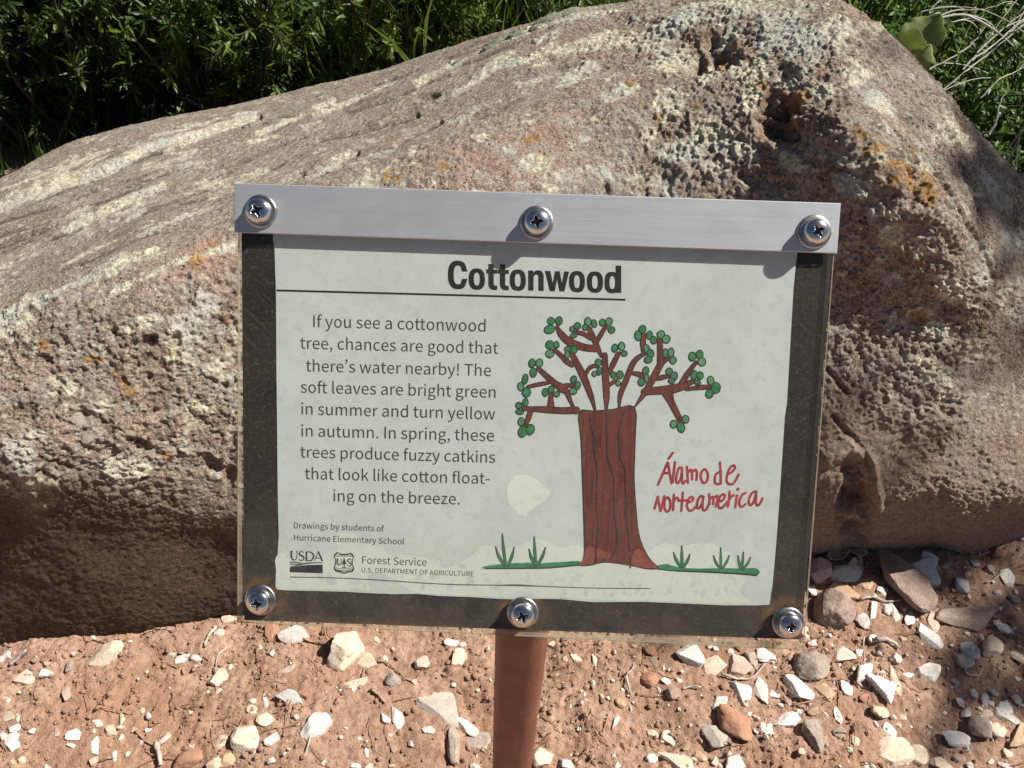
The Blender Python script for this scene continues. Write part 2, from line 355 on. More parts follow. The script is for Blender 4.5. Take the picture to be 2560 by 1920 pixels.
for b in ((430, 560, 18, 24, 0), (478, 585, 18, 20, 0), (455, 530, 14, 12, 0), (485, 690, 14, 14, 0), (850, 380, 26, 14, -10), (962, 362, 18, 12, 0), (745, 388, 16, 8, 0), (205, 775, 28, 14, 0), (262, 800, 22, 12, 0), (275, 835, 14, 30, -20), (320, 860, 20, 10, 0), (90, 740, 20, 14, 0), (1860, 300, 26, 18, 20), (1880, 330, 30, 14, 0), (1508, 232, 12, 10, 0), (1580, 210, 14, 12, 0),
          (1565, 118, 18, 20, 0), (1935, 385, 40, 26, 40), (1985, 420, 24, 40, 0), (1690, 260, 18, 26, 0), (1720, 205, 30, 14, 0), (1640, 180, 18, 12, 0), (1590, 90, 16, 10, 0), (1250, 390, 20, 8, 0), (360, 980, 22, 12, 0), (840, 300, 22, 7, -20), (700, 408, 24, 6, -25), (1960, 330, 12, 14, 40), (1150, 300, 30, 10, 0), (1060, 360, 18, 10, 0), (1360, 170, 12, 10, 0), (1420, 255, 10, 10, 0), (1990, 690, 20, 14, 0), (2000, 560, 24, 14, 0), (1780, 130, 14, 10, 0)):
    O = np.maximum(O, blob(*b[:5], soft=.8))
orange = sstep(.30, .62, O * (.62 + .75 * nl2 + .35 * nl)) * front
rust = np.maximum(.9 * blob(1945, 390, 70, 40, 30, .8), np.maximum(.8 * blob(1690, 240, 60, 70, 0, .8), .8 * blob(1560, 110, 56, 40, 0, .8))) * front
pink = np.maximum(blob(430, 560, 90, 40, -25, .8), np.maximum(blob(1100, 330, 160, 70, 0, .8), blob(540, 400, 60, 24, -25, .8))) * front
disp += lich * (.0006 + .0011 * np.abs(n330) + .0007 * n160)
P2 = P + N * disp[:, None]
ii = np.arange(NU * NV).reshape(NU, NV)
Fq = np.stack([ii[:-1, :-1], ii[1:, :-1], ii[1:, 1:], ii[:-1, 1:]], -1).reshape(-1, 4)
seam = np.stack([ii[:-1, -1], ii[1:, -1], ii[1:, 0], ii[:-1, 0]], -1)
Fq = np.concatenate([Fq, seam])
if FLIP: Fq = Fq[:, ::-1]

_d = at_y(350, 405, 1.06) - at_y(140, 497, .88); SLAB_ANG = math.atan2(_d[1], _d[0])
mb_, nt = newmat('lichened_rhyolite'); t = NT(nt); c = obj_coord(t)
nA = t.noise(c, 9, 5); nB = t.noise(c, 45, 6, .65); nC = t.noise(c, 160, 5, .7); nD = t.noise(c, 420, 3, .7)
base = t.mix(t.ramp(nB, [(.38, 0.0), (.62, 1.0)]), (.200, .133, .090), (.390, .285, .212))
nF = t.noise(c, 210, 5, .75); base = t.mix(t.ramp(nF, [(.39, .9), (.48, 0.0)]), base, (.095, .064, .044)); base = t.mix(t.ramp(nF, [(.53, 0.0), (.62, .8)]), base, (.55, .440, .345))
base = t.mix(t.ramp(nA, [(.42, 0.0), (.62, .6)]), base, (.280, .240, .195))
base = t.mix(t.math('MULTIPLY', t.attr('pink'), .55), base, (.44, .275, .205))
base = t.mix(t.ramp(nC, [(.32, 1.0), (.46, 0.0)]), base, (.070, .055, .046))            # dark crystals and grime
base = t.mix(t.ramp(nD, [(.60, 0.0), (.72, .75)]), base, (.52, .44, .40))                # pale feldspar grains
vz = t.vor(c, 75); grey = t.ramp(t.noise(c, 30, 5, .7), [(.52, 0.0), (.60, 1.0)])
base = t.mix(t.math('MULTIPLY', grey, t.math('MULTIPLY', t.math('SUBTRACT', 1.0, t.attr('belly')), .6)), base, (.37, .355, .315))   # grey crustose lichen
mpS = t.n('ShaderNodeMapping'); mpS.vector_type = 'TEXTURE'; mpS.inputs['Scale'].default_value = (1 / 34, 1 / 260, 1 / 260); mpS.inputs['Rotation'].default_value = (0, 0, SLAB_ANG); t.l(c, mpS.inputs[0])
sl = t.mix(t.ramp(t.noise(mpS.outputs[0], 1, 6, .75), [(.42, 0.0), (.60, 1.0)]), (.105, .085, .068), (.520, .445, .365))
sl = t.mix(t.ramp(t.noise(c, 380, 4, .75), [(.38, .8), (.48, 0.0)]), sl, (.120, .095, .082))
base = t.mix(t.math('MULTIPLY', t.attr('slab'), .46), base, sl)
bel = t.mix(t.ramp(t.noise(c, 150, 6, .75), [(.38, 0.0), (.60, 1.0)]), (.026, .016, .011), (.150, .085, .050)); bel = t.mix(t.ramp(t.noise(c, 8, 3), [(.42, 0.0), (.62, .6)]), bel, (.085, .070, .055))  # soil-stained underside, its colour darkened further to deepen the overhang's shade
nG = t.noise(c, 430, 4, .75); base = t.mix(t.ramp(nG, [(.36, .8), (.44, 0.0)]), base, (.075, .055, .042)); base = t.mix(t.ramp(nG, [(.57, 0.0), (.66, .75)]), base, (.62, .53, .45))
vp = t.vor(c, 150).outputs['Distance']; pit = t.math('MULTIPLY', t.ramp(vp, [(.14, 1.0), (.27, 0.0)]), t.ramp(t.noise(c, 26, 4, .6), [(.48, 0.0), (.58, 1.0)]))
base = t.mix(t.math('MULTIPLY', pit, .85), base, (.050, .036, .030))
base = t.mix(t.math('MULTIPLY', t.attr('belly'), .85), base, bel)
base = t.mix(t.math('MULTIPLY', t.attr('crack'), .8), base, (.070, .054, .044))
foot = t.mix(t.ramp(t.noise(c, 200, 4, .7), [(.36, 0.0), (.62, 1.0)]), (.200, .132, .095), (.380, .275, .215))
base = t.mix(t.math('MULTIPLY', t.attr('foot'), .6), base, foot)
base = t.mix(t.math('MULTIPLY', t.attr('rust'), t.ramp(nB, [(.3, .15), (.6, .75)])), base, (.200, .095, .035))
lc = t.mix(t.ramp(t.noise(c, 130, 4, .7), [(.36, 0.0), (.62, 1.0)]), (.330, .310, .205), (.780, .745, .570))
lc = t.mix(t.ramp(t.noise(c, 12, 2), [(.45, 0.0), (.6, .7)]), lc, (.46, .46, .42))
spk = t.math('MULTIPLY', t.ramp(t.noise(c, 135, 5, .75), [(.53, 0.0), (.60, 1.0)]), t.ramp(t.noise(c, 14, 4, .6), [(.40, 0.0), (.56, .85)])); spk = t.math('MULTIPLY', spk, t.math('SUBTRACT', 1.0, t.math('MAXIMUM', t.attr('belly'), t.math('MULTIPLY', t.attr('foot'), .8)), True))
base = t.mix(spk, base, t.mix(t.noise(c, 40, 3), (.40, .385, .300), (.62, .60, .50)))
ospk = t.math('MULTIPLY', t.ramp(t.noise(c, 120, 4, .7), [(.64, 0.0), (.69, 1.0)]), t.ramp(t.noise(c, 10, 3, .6), [(.48, 0.0), (.60, .8)])); ospk = t.math('MULTIPLY', ospk, t.math('SUBTRACT', 1.0, t.attr('belly'), True)); base = t.mix(ospk, base, (.42, .205, .035))
lmask = t.math('MULTIPLY', t.attr('lichen'), t.ramp(nF, [(.36, .08), (.48, 1.0)]))
base = t.mix(lmask, base, lc)
oc = t.mix(t.ramp(nC, [(.35, 0.0), (.65, 1.0)]), (.240, .105, .020), (.500, .265, .045))
base = t.mix(t.math('MULTIPLY', t.attr('orange'), t.ramp(nF, [(.42, 0.0), (.54, .95)])), base, oc)
hb0 = t.math('SUBTRACT', t.math('MULTIPLY', nF, .9), t.math('MULTIPLY', pit, .8))
hb = t.math('ADD', hb0, t.math('ADD', t.math('MULTIPLY', t.noise(c, 260, 6, .7), .7), t.math('MULTIPLY', t.noise(c, 700, 3, .6), .4)))
t.out(t.bsdf(base, .92, 0, t.bump(hb, 1.0, .0045), .25))
BASE_B = np.array([0.25, 0.95, 0.0])
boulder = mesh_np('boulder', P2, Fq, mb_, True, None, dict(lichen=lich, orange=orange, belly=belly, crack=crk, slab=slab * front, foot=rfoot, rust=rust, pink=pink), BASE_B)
tag(boulder, 'huge lichen-crusted pinkish grey boulder filling the view behind the sign', 'boulder')
BV = P2.reshape(NU, NV, 3); BN = N.reshape(NU, NV, 3); BQX, BQY = PX.reshape(NU, NV), PY.reshape(NU, NV)
BSUB = (BV[:, 20:620:4][::4], BQX[:, 20:620:4][::4], BQY[:, 20:620:4][::4], BN[:, 20:620:4][::4])
def on_boulder(px, py):
    d = (BSUB[1] - px) ** 2 + (BSUB[2] - py) ** 2; k = np.unravel_index(np.argmin(d), d.shape)
    return BSUB[0][k], BSUB[3][k]
# grey-green moss cushions along the skyline of the boulder
mm_, nt = newmat('moss_cushion'); t = NT(nt); c = obj_coord(t)
t.out(t.bsdf(t.mix(t.ramp(t.noise(c, 300, 4, .7), [(.35, 0.0), (.65, 1.0)]), (.13, .13, .085), (.36, .35, .27)), .95, 0, t.bump(t.noise(c, 500, 4, .7), .8, .003), .1))
for (mx, my, rl, rw, rh) in ((1085, 103, .050, .016, .010), (1120, 92, .036, .014, .010), (1190, 55, .060, .020, .014), (1235, 28, .045, .018, .012), (1060, 120, .032, .012, .008), (985, 148, .022, .010, .006), (640, 262, .055, .014, .010), (590, 275, .040, .012, .009), (545, 285, .030, .012, .008), (700, 212, .036, .010, .007), (795, 214, .024, .012, .006), (1165, 78, .026, .012, .009), (860, 160, .030, .010, .006), (740, 190, .030, .010, .006)):
    p, nv = on_boulder(mx, my)
    nv = nv / np.linalg.norm(nv); rl *= .55; rw *= .6; rh *= .8; ax = np.cross(nv, [0, -.5, .4]); ax /= np.linalg.norm(ax); ay = np.cross(nv, ax)
    th = np.linspace(0, 2 * math.pi, 28, endpoint=False); rr = np.linspace(0, 1, 9)
    V = [p + nv * rh]; 
    for r in rr[1:]:
        for a in th:
            k = 1 + .25 * mnoise.noise(Vector((math.cos(a) * 1.5 + mx, math.sin(a) * 1.5, 3)))
            hgt = rh * (math.sqrt(max(0, 1 - r * r)) * (1 + .5 * mnoise.noise(Vector((math.cos(a) * r * 5 + mx, math.sin(a) * r * 5, 1))))) - .002
            V.append(p + ax * rl * r * k * math.cos(a) + ay * rw * r * k * math.sin(a) + nv * hgt)
    Fm = [(0, 1 + j, 1 + (j + 1) % 28) for j in range(28)]
    for i in range(7):
        for j in range(28): a, b = 1 + i * 28 + j, 1 + i * 28 + (j + 1) % 28; Fm.append((a, a + 28, b + 28, b))
    q = MB(); q.add(np.array(V), Fm); mo = q.build('moss_cushion', mm_, boulder, True, BASE_B); mo.location = (0, 0, 0)

# ------------------------------------------------------------------ the ground: one sheet, fine near the sign, reaching the horizon
def graded(lo, hi, step, far, g=1.13):
    a = list(np.arange(lo, hi, step)); s = step; x = a[-1]
    while x < far: s *= g; x += s; a.append(x)
    s = step; x = a[0]; pre = []
    while x > -far: s *= g; x -= s; pre.append(x)
    return np.array(pre[::-1] + a)
gx = graded(-.98, .98, .0027, 150); gy = graded(.16, 1.0, .0027, 150)
def gh_coarse(P):
    return .010 * fbm(P, 3.2, 2, 61) + .0055 * fbm(P, 11, 3, 65)
GX, GY = np.meshgrid(gx, gy, indexing='ij'); GP = np.stack([GX.ravel(), GY.ravel(), np.zeros(GX.size)], 1)
near = sstep(2.2, 1.2, np.hypot(GP[:, 0], GP[:, 1] - .5))
idx = np.where(near > 0)[0]; Q = GP[idx]
gz = np.zeros(len(GP)); soft = sstep(-.1, .5, fbm(Q, 6.5, 2, 88))         # trodden smooth fines versus crumbly clods
w1, w2, wid = worley(Q, 62, 71); v1, v2, vid = worley(Q, 130, 75); u1, u2, uid = worley(Q, 240, 79)
cl = .0036 * sstep(.62, .0, w1) * (wid > .62) + .0026 * sstep(.6, .0, v1) * (vid > .42) + .0013 * sstep(.6, .1, u1) * (uid > .3)
gzn = gh_coarse(Q) + .0046 * fbm(Q, 34, 3, 90) * (1 - .5 * soft) + 1.25 * cl * (1 - .6 * soft) + .0016 * fbm(Q, 260, 2, 95)
gz[idx] = gzn * near[idx]
far_y = sstep(1.5, 3.5, GP[:, 1]); gz += -.05 * far_y
GP[:, 2] = gz; ni, nj = GX.shape; ii = np.arange(ni * nj).reshape(ni, nj)
GF = np.stack([ii[:-1, :-1], ii[1:, :-1], ii[1:, 1:], ii[:-1, 1:]], -1).reshape(-1, 4)
mg, nt = newmat('red_soil'); t = NT(nt); c = obj_coord(t)
a = t.noise(c, 14, 5, .6); b = t.noise(c, 120, 5, .7); d = t.noise(c, 420, 4, .7)
col = t.mix(t.ramp(a, [(.36, 0.0), (.64, 1.0)]), (.395, .235, .160), (.530, .350, .252))
col = t.mix(t.ramp(b, [(.36, .75), (.56, 0.0)]), col, (.235, .135, .088))
col = t.mix(t.ramp(d, [(.60, 0.0), (.74, .55)]), col, (.520, .345, .250))
col = t.mix(t.ramp(t.noise(c, 5, 3), [(.50, 0.0), (.66, .5)]), col, (.450, .240, .145))
sep = t.n('ShaderNodeSeparateXYZ'); t.l(c, sep.inputs[0])
gr = t.math('MULTIPLY', t.math('SUBTRACT', sep.outputs[1], 1.25), 1.6, True)
wild = t.mix(t.ramp(t.noise(c, 3.0, 4), [(.4, 0.0), (.6, 1.0)]), (.060, .050, .025), (.085, .105, .030))
col = t.mix(gr, col, wild)
t.out(t.bsdf(col, .95, 0, t.bump(t.math('ADD', t.math('MULTIPLY', b, .6), d), .8, .005), .2))
ground = mesh_np('ground', GP, GF, mg, True); tag(ground, 'reddish brown gritty soil in front of the boulder', 'ground', kind='structure')
nearz = gz.reshape(ni, nj)
def gh(x, y):
    i = min(max(np.searchsorted(gx, x), 1), ni - 1); j = min(max(np.searchsorted(gy, y), 1), nj - 1); return float(nearz[i, j])
def ghs(x, y): return float(gh_coarse(np.array([[x, y, 0.0]]))[0])

# ------------------------------------------------------------------ the sign
POSE_T = np.array([-0.15165997, -0.10993929, 0.4384826])
rv = np.array([0.100161, 0.03018812, 0.03852133]); an = np.linalg.norm(rv); uu = rv / an
K = np.array([[0, -uu[2], uu[1]], [uu[2], 0, -uu[0]], [-uu[1], uu[0], 0]])
RS = np.eye(3) + math.sin(an) * K + (1 - math.cos(an)) * K @ K
SO = CAM + WM @ POSE_T; EX, EY, EZ = WM @ RS[:, 0], WM @ RS[:, 1], WM @ RS[:, 2]     # right, down the panel, into the panel
def sp(px, py, depth=0.0):
    """photo pixel (2560-wide) -> panel coordinates on the plane at a depth below the clear sheet's face"""
    d = np.array([(px - 1280) / F_PX, (py - 960) / F_PX, 1.0]); t0 = POSE_T + RS[:, 2] * depth
    l = RS[:, 2] @ t0 / (RS[:, 2] @ d); q = RS.T @ (d * l - POSE_T); return np.array([q[0], q[1]])
def sw(x, y, depth): return SO + EX * x + EY * y + EZ * depth
D_PAPER, D_BACK, ACR = .0026, .0029, .0017
# post position (1 1/4 inch pipe) from its place in the photo
POST = at_y(1304 * 2212 / 2560, 1595 * 2212 / 2560, .278); POST[2] = 0.0
ROOT = np.array([POST[0], POST[1], ghs(POST[0], POST[1])])
sign = empty('trail_sign', ROOT)
tag(sign, 'tilted trail sign with a cottonwood paper sheet under clear plastic on a rusty post', 'sign')

# --- materials
ma, nt = newmat('brushed_aluminium'); t = NT(nt)
uvc = t.n('ShaderNodeAttribute', attribute_name='uvw').outputs['Vector']
mp = t.n('ShaderNodeMapping'); mp.inputs['Scale'].default_value = (6, 900, 1); t.l(uvc, mp.inputs[0]); g1 = t.noise(mp.outputs[0], 1, 4, .6)
mp2 = t.n('ShaderNodeMapping'); mp2.inputs['Scale'].default_value = (22, 40, 1); t.l(uvc, mp2.inputs[0]); g2 = t.noise(mp2.outputs[0], 1, 5, .65)
mp3 = t.n('ShaderNodeMapping'); mp3.inputs['Scale'].default_value = (60, 700, 1); t.l(uvc, mp3.inputs[0]); g3 = t.noise(mp3.outputs[0], 1, 3, .6)
ac = t.mix(t.ramp(g1, [(.3, 0.0), (.7, 1.0)]), (.47, .485, .50), (.545, .557, .57)); ac = t.mix(t.ramp(g2, [(.35, .35), (.55, 0.0)]), ac, (.46, .47, .49))
ac = t.mix(t.ramp(g3, [(.66, 0.0), (.74, .35)]), ac, (.75, .75, .75))
rg = t.math('ADD', t.math('MULTIPLY', g2, .22), .42)
t.out(t.bsdf(ac, rg, .62, t.bump(t.math('ADD', g1, t.math('MULTIPLY', g2, .4)), .12, .0004), .5))

mst, nt = newmat('stainless_steel'); t = NT(nt); c = obj_coord(t)
t.out(t.bsdf(t.mix(t.ramp(t.noise(c, 300, 3), [(.4, 0.0), (.65, 1.0)]), (.62, .60, .58), (.74, .73, .72)), .17, 1.0))
mws, nt = newmat('dull_washer_steel'); t = NT(nt); c = obj_coord(t)
t.out(t.bsdf(t.mix(t.ramp(t.noise(c, 170, 4, .7), [(.36, 0.0), (.60, 1.0)]), (.27, .24, .21), (.54, .53, .52)), .34, 1.0, t.bump(t.noise(c, 600, 3), .1, .0004)))
mhole, nt = newmat('screw_recess'); t = NT(nt); t.out(t.bsdf((.10, .085, .075), .45, .8))

mba, nt = newmat('dark_steel_plate'); t = NT(nt); c = obj_coord(t)
k1 = t.noise(c, 38, 5, .65); k2 = t.noise(c, 420, 5, .75); k3 = t.noise(c, 90, 3, .6)
bc = t.mix(t.ramp(k1, [(.35, 0.0), (.65, 1.0)]), (.014, .010, .008), (.030, .021, .016)); bc = t.mix(t.ramp(k2, [(.55, 0.0), (.70, .60)]), bc, (.130, .098, .075))
ru = t.attr('rust'); bc = t.mix(t.math('MULTIPLY', ru, t.ramp(k3, [(.38, .1), (.6, .95)])), bc, (.230, .095, .038))
t.out(t.bsdf(bc, .75))

mac, nt = newmat('weathered_clear_plastic'); t = NT(nt); c = obj_coord(t)
k1 = t.noise(c, 30, 4, .6); k2 = t.noise(c, 750, 3, .7)
tr = t.n('ShaderNodeBsdfTransparent'); tr.inputs[0].default_value = (.95, .965, .945, 1)
gl = t.n('ShaderNodeBsdfGlossy'); gl.inputs['Roughness'].default_value = .10
di = t.n('ShaderNodeBsdfDiffuse'); di.inputs[0].default_value = (.62, .53, .43, 1)
hz = t.math('ADD', t.math('MULTIPLY', t.ramp(k1, [(.35, 0.0), (.7, 1.0)]), .024), .008); sepz = t.n('ShaderNodeSeparateXYZ'); t.l(c, sepz.inputs[0]); dz = t.math('SUBTRACT', 1.0, t.math('MULTIPLY', t.math('SUBTRACT', sepz.outputs[2], .600), 11.0, True), True)
hz = t.math('ADD', hz, t.math('MULTIPLY', t.math('MULTIPLY', dz, t.ramp(t.noise(c, 55, 5, .7), [(.34, .25), (.66, 1.0)])), .12))
hz = t.math('ADD', hz, t.ramp(k2, [(.60, 0.0), (.70, .15)]))
for ang_, sc_, th_ in ((.6, (30, 30, 900), .66), (-.5, (24, 24, 800), .68), (1.3, (40, 40, 1000), .69)):
    mp_ = t.n('ShaderNodeMapping', vector_type='TEXTURE'); mp_.inputs['Rotation'].default_value = (0, ang_, 0); mp_.inputs['Scale'].default_value = tuple(1 / v for v in sc_); t.l(c, mp_.inputs[0]); hz = t.math('ADD', hz, t.ramp(t.noise(mp_.outputs[0], 1, 2, .5), [(th_, 0.0), (th_ + .05, .04)]))
m1 = t.n('ShaderNodeMixShader'); t.l(t.math('MULTIPLY', hz, t.math('SUBTRACT', 1.0, t.n('ShaderNodeNewGeometry').outputs['Backfacing'])), m1.inputs[0]); t.l(tr.outputs[0], m1.inputs[1]); t.l(di.outputs[0], m1.inputs[2])
fr = t.n('ShaderNodeFresnel'); fr.inputs[0].default_value = 1.42
front_ = t.math('SUBTRACT', 1.0, t.n('ShaderNodeNewGeometry').outputs['Backfacing']); frf = t.math('MULTIPLY', fr.outputs[0], front_)
m2 = t.n('ShaderNodeMixShader'); t.l(frf, m2.inputs[0]); t.l(m1.outputs[0], m2.inputs[1]); t.l(gl.outputs[0], m2.inputs[2]); t.out(m2.outputs[0])
mae, nt = newmat('plastic_edge'); t = NT(nt)
tr = t.n('ShaderNodeBsdfTransparent'); tr.inputs[0].default_value = (.80, .84, .66, 1); di = t.n('ShaderNodeBsdfDiffuse'); di.inputs[0].default_value = (.34, .33, .22, 1)
m1 = t.n('ShaderNodeMixShader'); m1.inputs[0].default_value = .45; t.l(tr.outputs[0], m1.inputs[1]); t.l(di.outputs[0], m1.inputs[2]); t.out(m1.outputs[0])

mrim, nt = newmat('scuffed_plastic_rim'); t = NT(nt); c = obj_coord(t)
tr = t.n('ShaderNodeBsdfTransparent'); tr.inputs[0].default_value = (.90, .90, .80, 1); di = t.n('ShaderNodeBsdfDiffuse'); t.l(t.mix(t.ramp(t.noise(c, 60, 4, .65), [(.38, 0.0), (.62, 1.0)]), (.42, .34, .26), (.60, .54, .44)), di.inputs[0])
m1 = t.n('ShaderNodeMixShader'); t.l(t.math('ADD', t.math('MULTIPLY', t.noise(c, 90, 4, .65), .5), .12), m1.inputs[0]); t.l(tr.outputs[0], m1.inputs[1]); t.l(di.outputs[0], m1.inputs[2]); t.out(m1.outputs[0])
def paper_mat(name, ca, cb, mot=True):
    m, nt = newmat(name); t = NT(nt); c = obj_coord(t)
    k1 = t.noise(c, 26, 5, .6); k2 = t.noise(c, 170, 5, .65); k3 = t.noise(c, 900, 2)
    col = t.mix(t.ramp(k1, [(.36, 0.0), (.64, 1.0)]), ca, cb)
    if mot: col = t.mix(t.ramp(k2, [(.36, .40), (.48, 0.0)]), col, tuple(x * .82 for x in ca))
    col = t.mix(t.ramp(k3, [(.20, .4), (.33, 0.0)]), col, tuple(x * .6 for x in ca))
    t.out(t.bsdf(col, .7, 0, None, .3)); return m
mpap = paper_mat('damp_paper', (.630, .650, .640), (.700, .710, .700))
mdry = paper_mat('dried_paper', (.740, .745, .700), (.790, .795, .750))
mflk = paper_mat('flaked_paper', (.800, .790, .760), (.840, .830, .800))
mspot = flat_mat('damp_spot', (.640, .655, .635), .7, .06)
mink = flat_mat('black_ink', (.018, .016, .016), .6, .3, 200)
mtxt = flat_mat('grey_ink', (.060, .050, .046), .6, .2, 200)
mcrd = flat_mat('soft_black_ink', (.055, .052, .054), .6, .2, 200)
mred = flat_mat('red_marker', (.430, .045, .068), .6, .35, 260)
mbrn, nt = newmat('brown_marker'); t = NT(nt); c = obj_coord(t)
mp_ = t.n('ShaderNodeMapping', vector_type='TEXTURE'); mp_.inputs['Scale'].default_value = (1 / 620, 1 / 45, 1 / 45); t.l(c, mp_.inputs[0]); st_ = t.noise(mp_.outputs[0], 1, 4, .65)
t.out(t.bsdf(t.mix(t.ramp(t.noise(c, 60, 3), [(.40, 0.0), (.62, .5)]), t.mix(t.ramp(st_, [(.36, 0.0), (.64, 1.0)]), (.095, .020, .017), (.215, .055, .042)), (.195, .048, .038)), .6))
mbrl = flat_mat('light_brown_marker', (.300, .075, .060), .6, .25, 160)
mgrn = flat_mat('green_marker', (.045, .225, .085), .6, .40, 320)
mgrt = flat_mat('teal_green_marker', (.040, .235, .120), .6, .3, 160)
mout = flat_mat('dark_marker_outline', (.036, .028, .034), .6, .3, 200)
mpen = flat_mat('pencil_line', (.10, .105, .10), .6, .2, 200)

def box_panel(mb, x0, x1, y0, y1, d0, d1, bev=.0006, mi=0):
    """slab in panel coordinates with bevelled rims"""
    def ring(i, d): return [sw(x, y, d) for x, y in ((x0 + i, y0 + i), (x1 - i, y0 + i), (x1 - i, y1 - i), (x0 + i, y1 - i))]
    V = ring(bev, d0) + ring(0, d0 + bev) + ring(0, d1 - bev) + ring(bev, d1); Fc = [(0, 1, 2, 3), (15, 14, 13, 12)]
    for k in range(3):
        for j in range(4): a, b = k * 4 + j, k * 4 + (j + 1) % 4; Fc.append((a, a + 4, b + 4, b))
    mb.add(np.array(V), Fc, mi)
def quad_panel(mb, pts, d0, d1, mi=0):
    V = [sw(x, y, d0) for x, y in pts] + [sw(x, y, d1) for x, y in pts]
    mb.add(np.array(V), [(0, 1, 2, 3), (7, 6, 5, 4)] + [(j, j + 4, (j + 1) % 4 + 4, (j + 1) % 4) for j in range(4)], mi)

# post, welded bracket
# height where the pipe meets the back of the plate
hz_ = SO[2] + (POST[1] - SO[1]) / EY[1] * EY[2] - .034
mpost, nt = newmat('rusty_red_pipe'); t = NT(nt); c = obj_coord(t)
k1 = t.noise(c, 26, 5, .65); k2 = t.noise(c, 260, 5, .7)
mp = t.n('ShaderNodeMapping'); mp.inputs['Scale'].default_value = (90, 90, 6); t.l(c, mp.inputs[0]); k3 = t.noise(mp.outputs[0], 1, 4, .6)
pc = t.mix(t.ramp(k1, [(.36, 0.0), (.64, 1.0)]), (.150, .052, .030), (.240, .094, .056)); pc = t.mix(t.ramp(k2, [(.36, .6), (.50, 0.0)]), pc, (.120, .045, .025)); pc = t.mix(t.ramp(k3, [(.56, 0.0), (.7, .5)]), pc, (.300, .150, .098))
t.out(t.bsdf(pc, t.math('ADD', t.math('MULTIPLY', k2, .3), .40), 0, t.bump(t.math('ADD', k2, t.math('MULTIPLY', k1, .8)), .5, .0016), .4))
q = MB(); zz = np.linspace(-.12, hz_, 14)
V, Fc = tube_arrays(np.stack([np.full(14, POST[0]), np.full(14, POST[1]), zz], 1), .0208, 40); q.add(V, Fc)
q.build('post', mpost, sign, True, ROOT).location = (0, 0, 0)
q = MB(); pb = np.array([(POST[0] - SO[0]), 0, 0]); bx = (POST - SO) @ EX; by = (np.array([POST[0], POST[1], hz_]) - SO) @ EY
box_panel(q, bx - .04, bx + .04, by - .02, by + .03, .0061, .0095, .0008); q.build('mounting_bracket', mpost, sign, False, ROOT).location = (0, 0, 0)

# backing plate (its corners as photographed), clear sheet, clamp bar
bk = [sp(603, 583, D_BACK), sp(2081, 634, D_BACK), sp(2003, 1599, D_BACK), sp(611, 1550, D_BACK)]
bk[0] = np.array([bk[0][0], .006]); bk[1] = np.array([bk[1][0], .006])
SCREWS = [(652, 529, -.0016), (1342, 557, -.0016), (2035, 580, -.0016), (651.6, 1499, 0), (1307, 1531, 0), (1969.7, 1556, 0)]
SCP = [sp(x, y, d) for x, y, d in SCREWS]
n1, n2 = 120, 90; V = []; rust_a = []
for j in range(n2 + 1):
    for i in range(n1 + 1):
        u, v = i / n1, j / n2; p = (bk[0] * (1 - u) + bk[1] * u) * (1 - v) + (bk[3] * (1 - u) + bk[2] * u) * v
        V.append(sw(p[0], p[1], D_BACK)); rr = 0
        for k, sc in enumerate(SCP):
            if k >= 3: rr = max(rr, 1 - sstep(.008, .017, np.hypot(p[0] - sc[0], p[1] - sc[1])))
        rr = max(rr, .5 * (1 - sstep(0, .006, abs(p[1] - bk[3][1]))) if v > .9 else 0); rust_a.append(rr)
fr_ = [(j * (n1 + 1) + i, j * (n1 + 1) + i + 1, (j + 1) * (n1 + 1) + i + 1, (j + 1) * (n1 + 1) + i) for j in range(n2) for i in range(n1)]
q = MB(); q.add(np.array(V), fr_, 0, np.array(rust_a)); quad_panel(q, bk, D_BACK + .00005, D_BACK + .003)
q.build('backing_plate', mba, sign, False, ROOT, 'rust').location = (0, 0, 0)
ax0, ax1, ay1 = 0.00142, 0.00142 + 0.32578, 0.24967
q = MB(); box_panel(q, ax0, ax1, .002, ay1, 0, ACR, .0004)
q.f.pop(0); q.mi.pop(0)      # face of the sheet: clear middle, scuffed rim outside the backing plate
ou = [(ax0 + .0004, .0024), (ax1 - .0004, .0024), (ax1 - .0004, ay1 - .0004), (ax0 + .0004, ay1 - .0004)]; inn_ = [(max(bk[0][0], ou[0][0] + .0002), .0030), (min(bk[1][0], ou[1][0] - .0002), .0030), tuple(bk[2]), tuple(bk[3])]
q.add(np.array([sw(x, y, 0) for x, y in ou + inn_]), [(4, 5, 6, 7)]); nq = len(q.f)
for j in range(4): q.f.append(tuple(i + q.n - 8 for i in (j, (j + 1) % 4, (j + 1) % 4 + 4, j + 4))); q.mi.append(2)
o = q.build('clear_cover', [mac, mae, mrim], sign, False, ROOT); o.location = (0, 0, 0)
for k, pl in enumerate(o.data.polygons): pl.material_index = 0 if k in (0, nq - 1) else 2 if k >= nq else 1
q = MB(); box_panel(q, 0, .328, 0, .02670, -.0016, -.00005, .0004)
o = q.build('clamp_bar', ma, sign, False, ROOT); o.location = (0, 0, 0)
at = o.data.attributes.new('uvw', 'FLOAT_VECTOR', 'POINT')
for i, v in enumerate(o.data.vertices):
    pw = np.array(v.co) + ROOT - SO; at.data[i].vector = (pw @ EX, pw @ EY, 0)

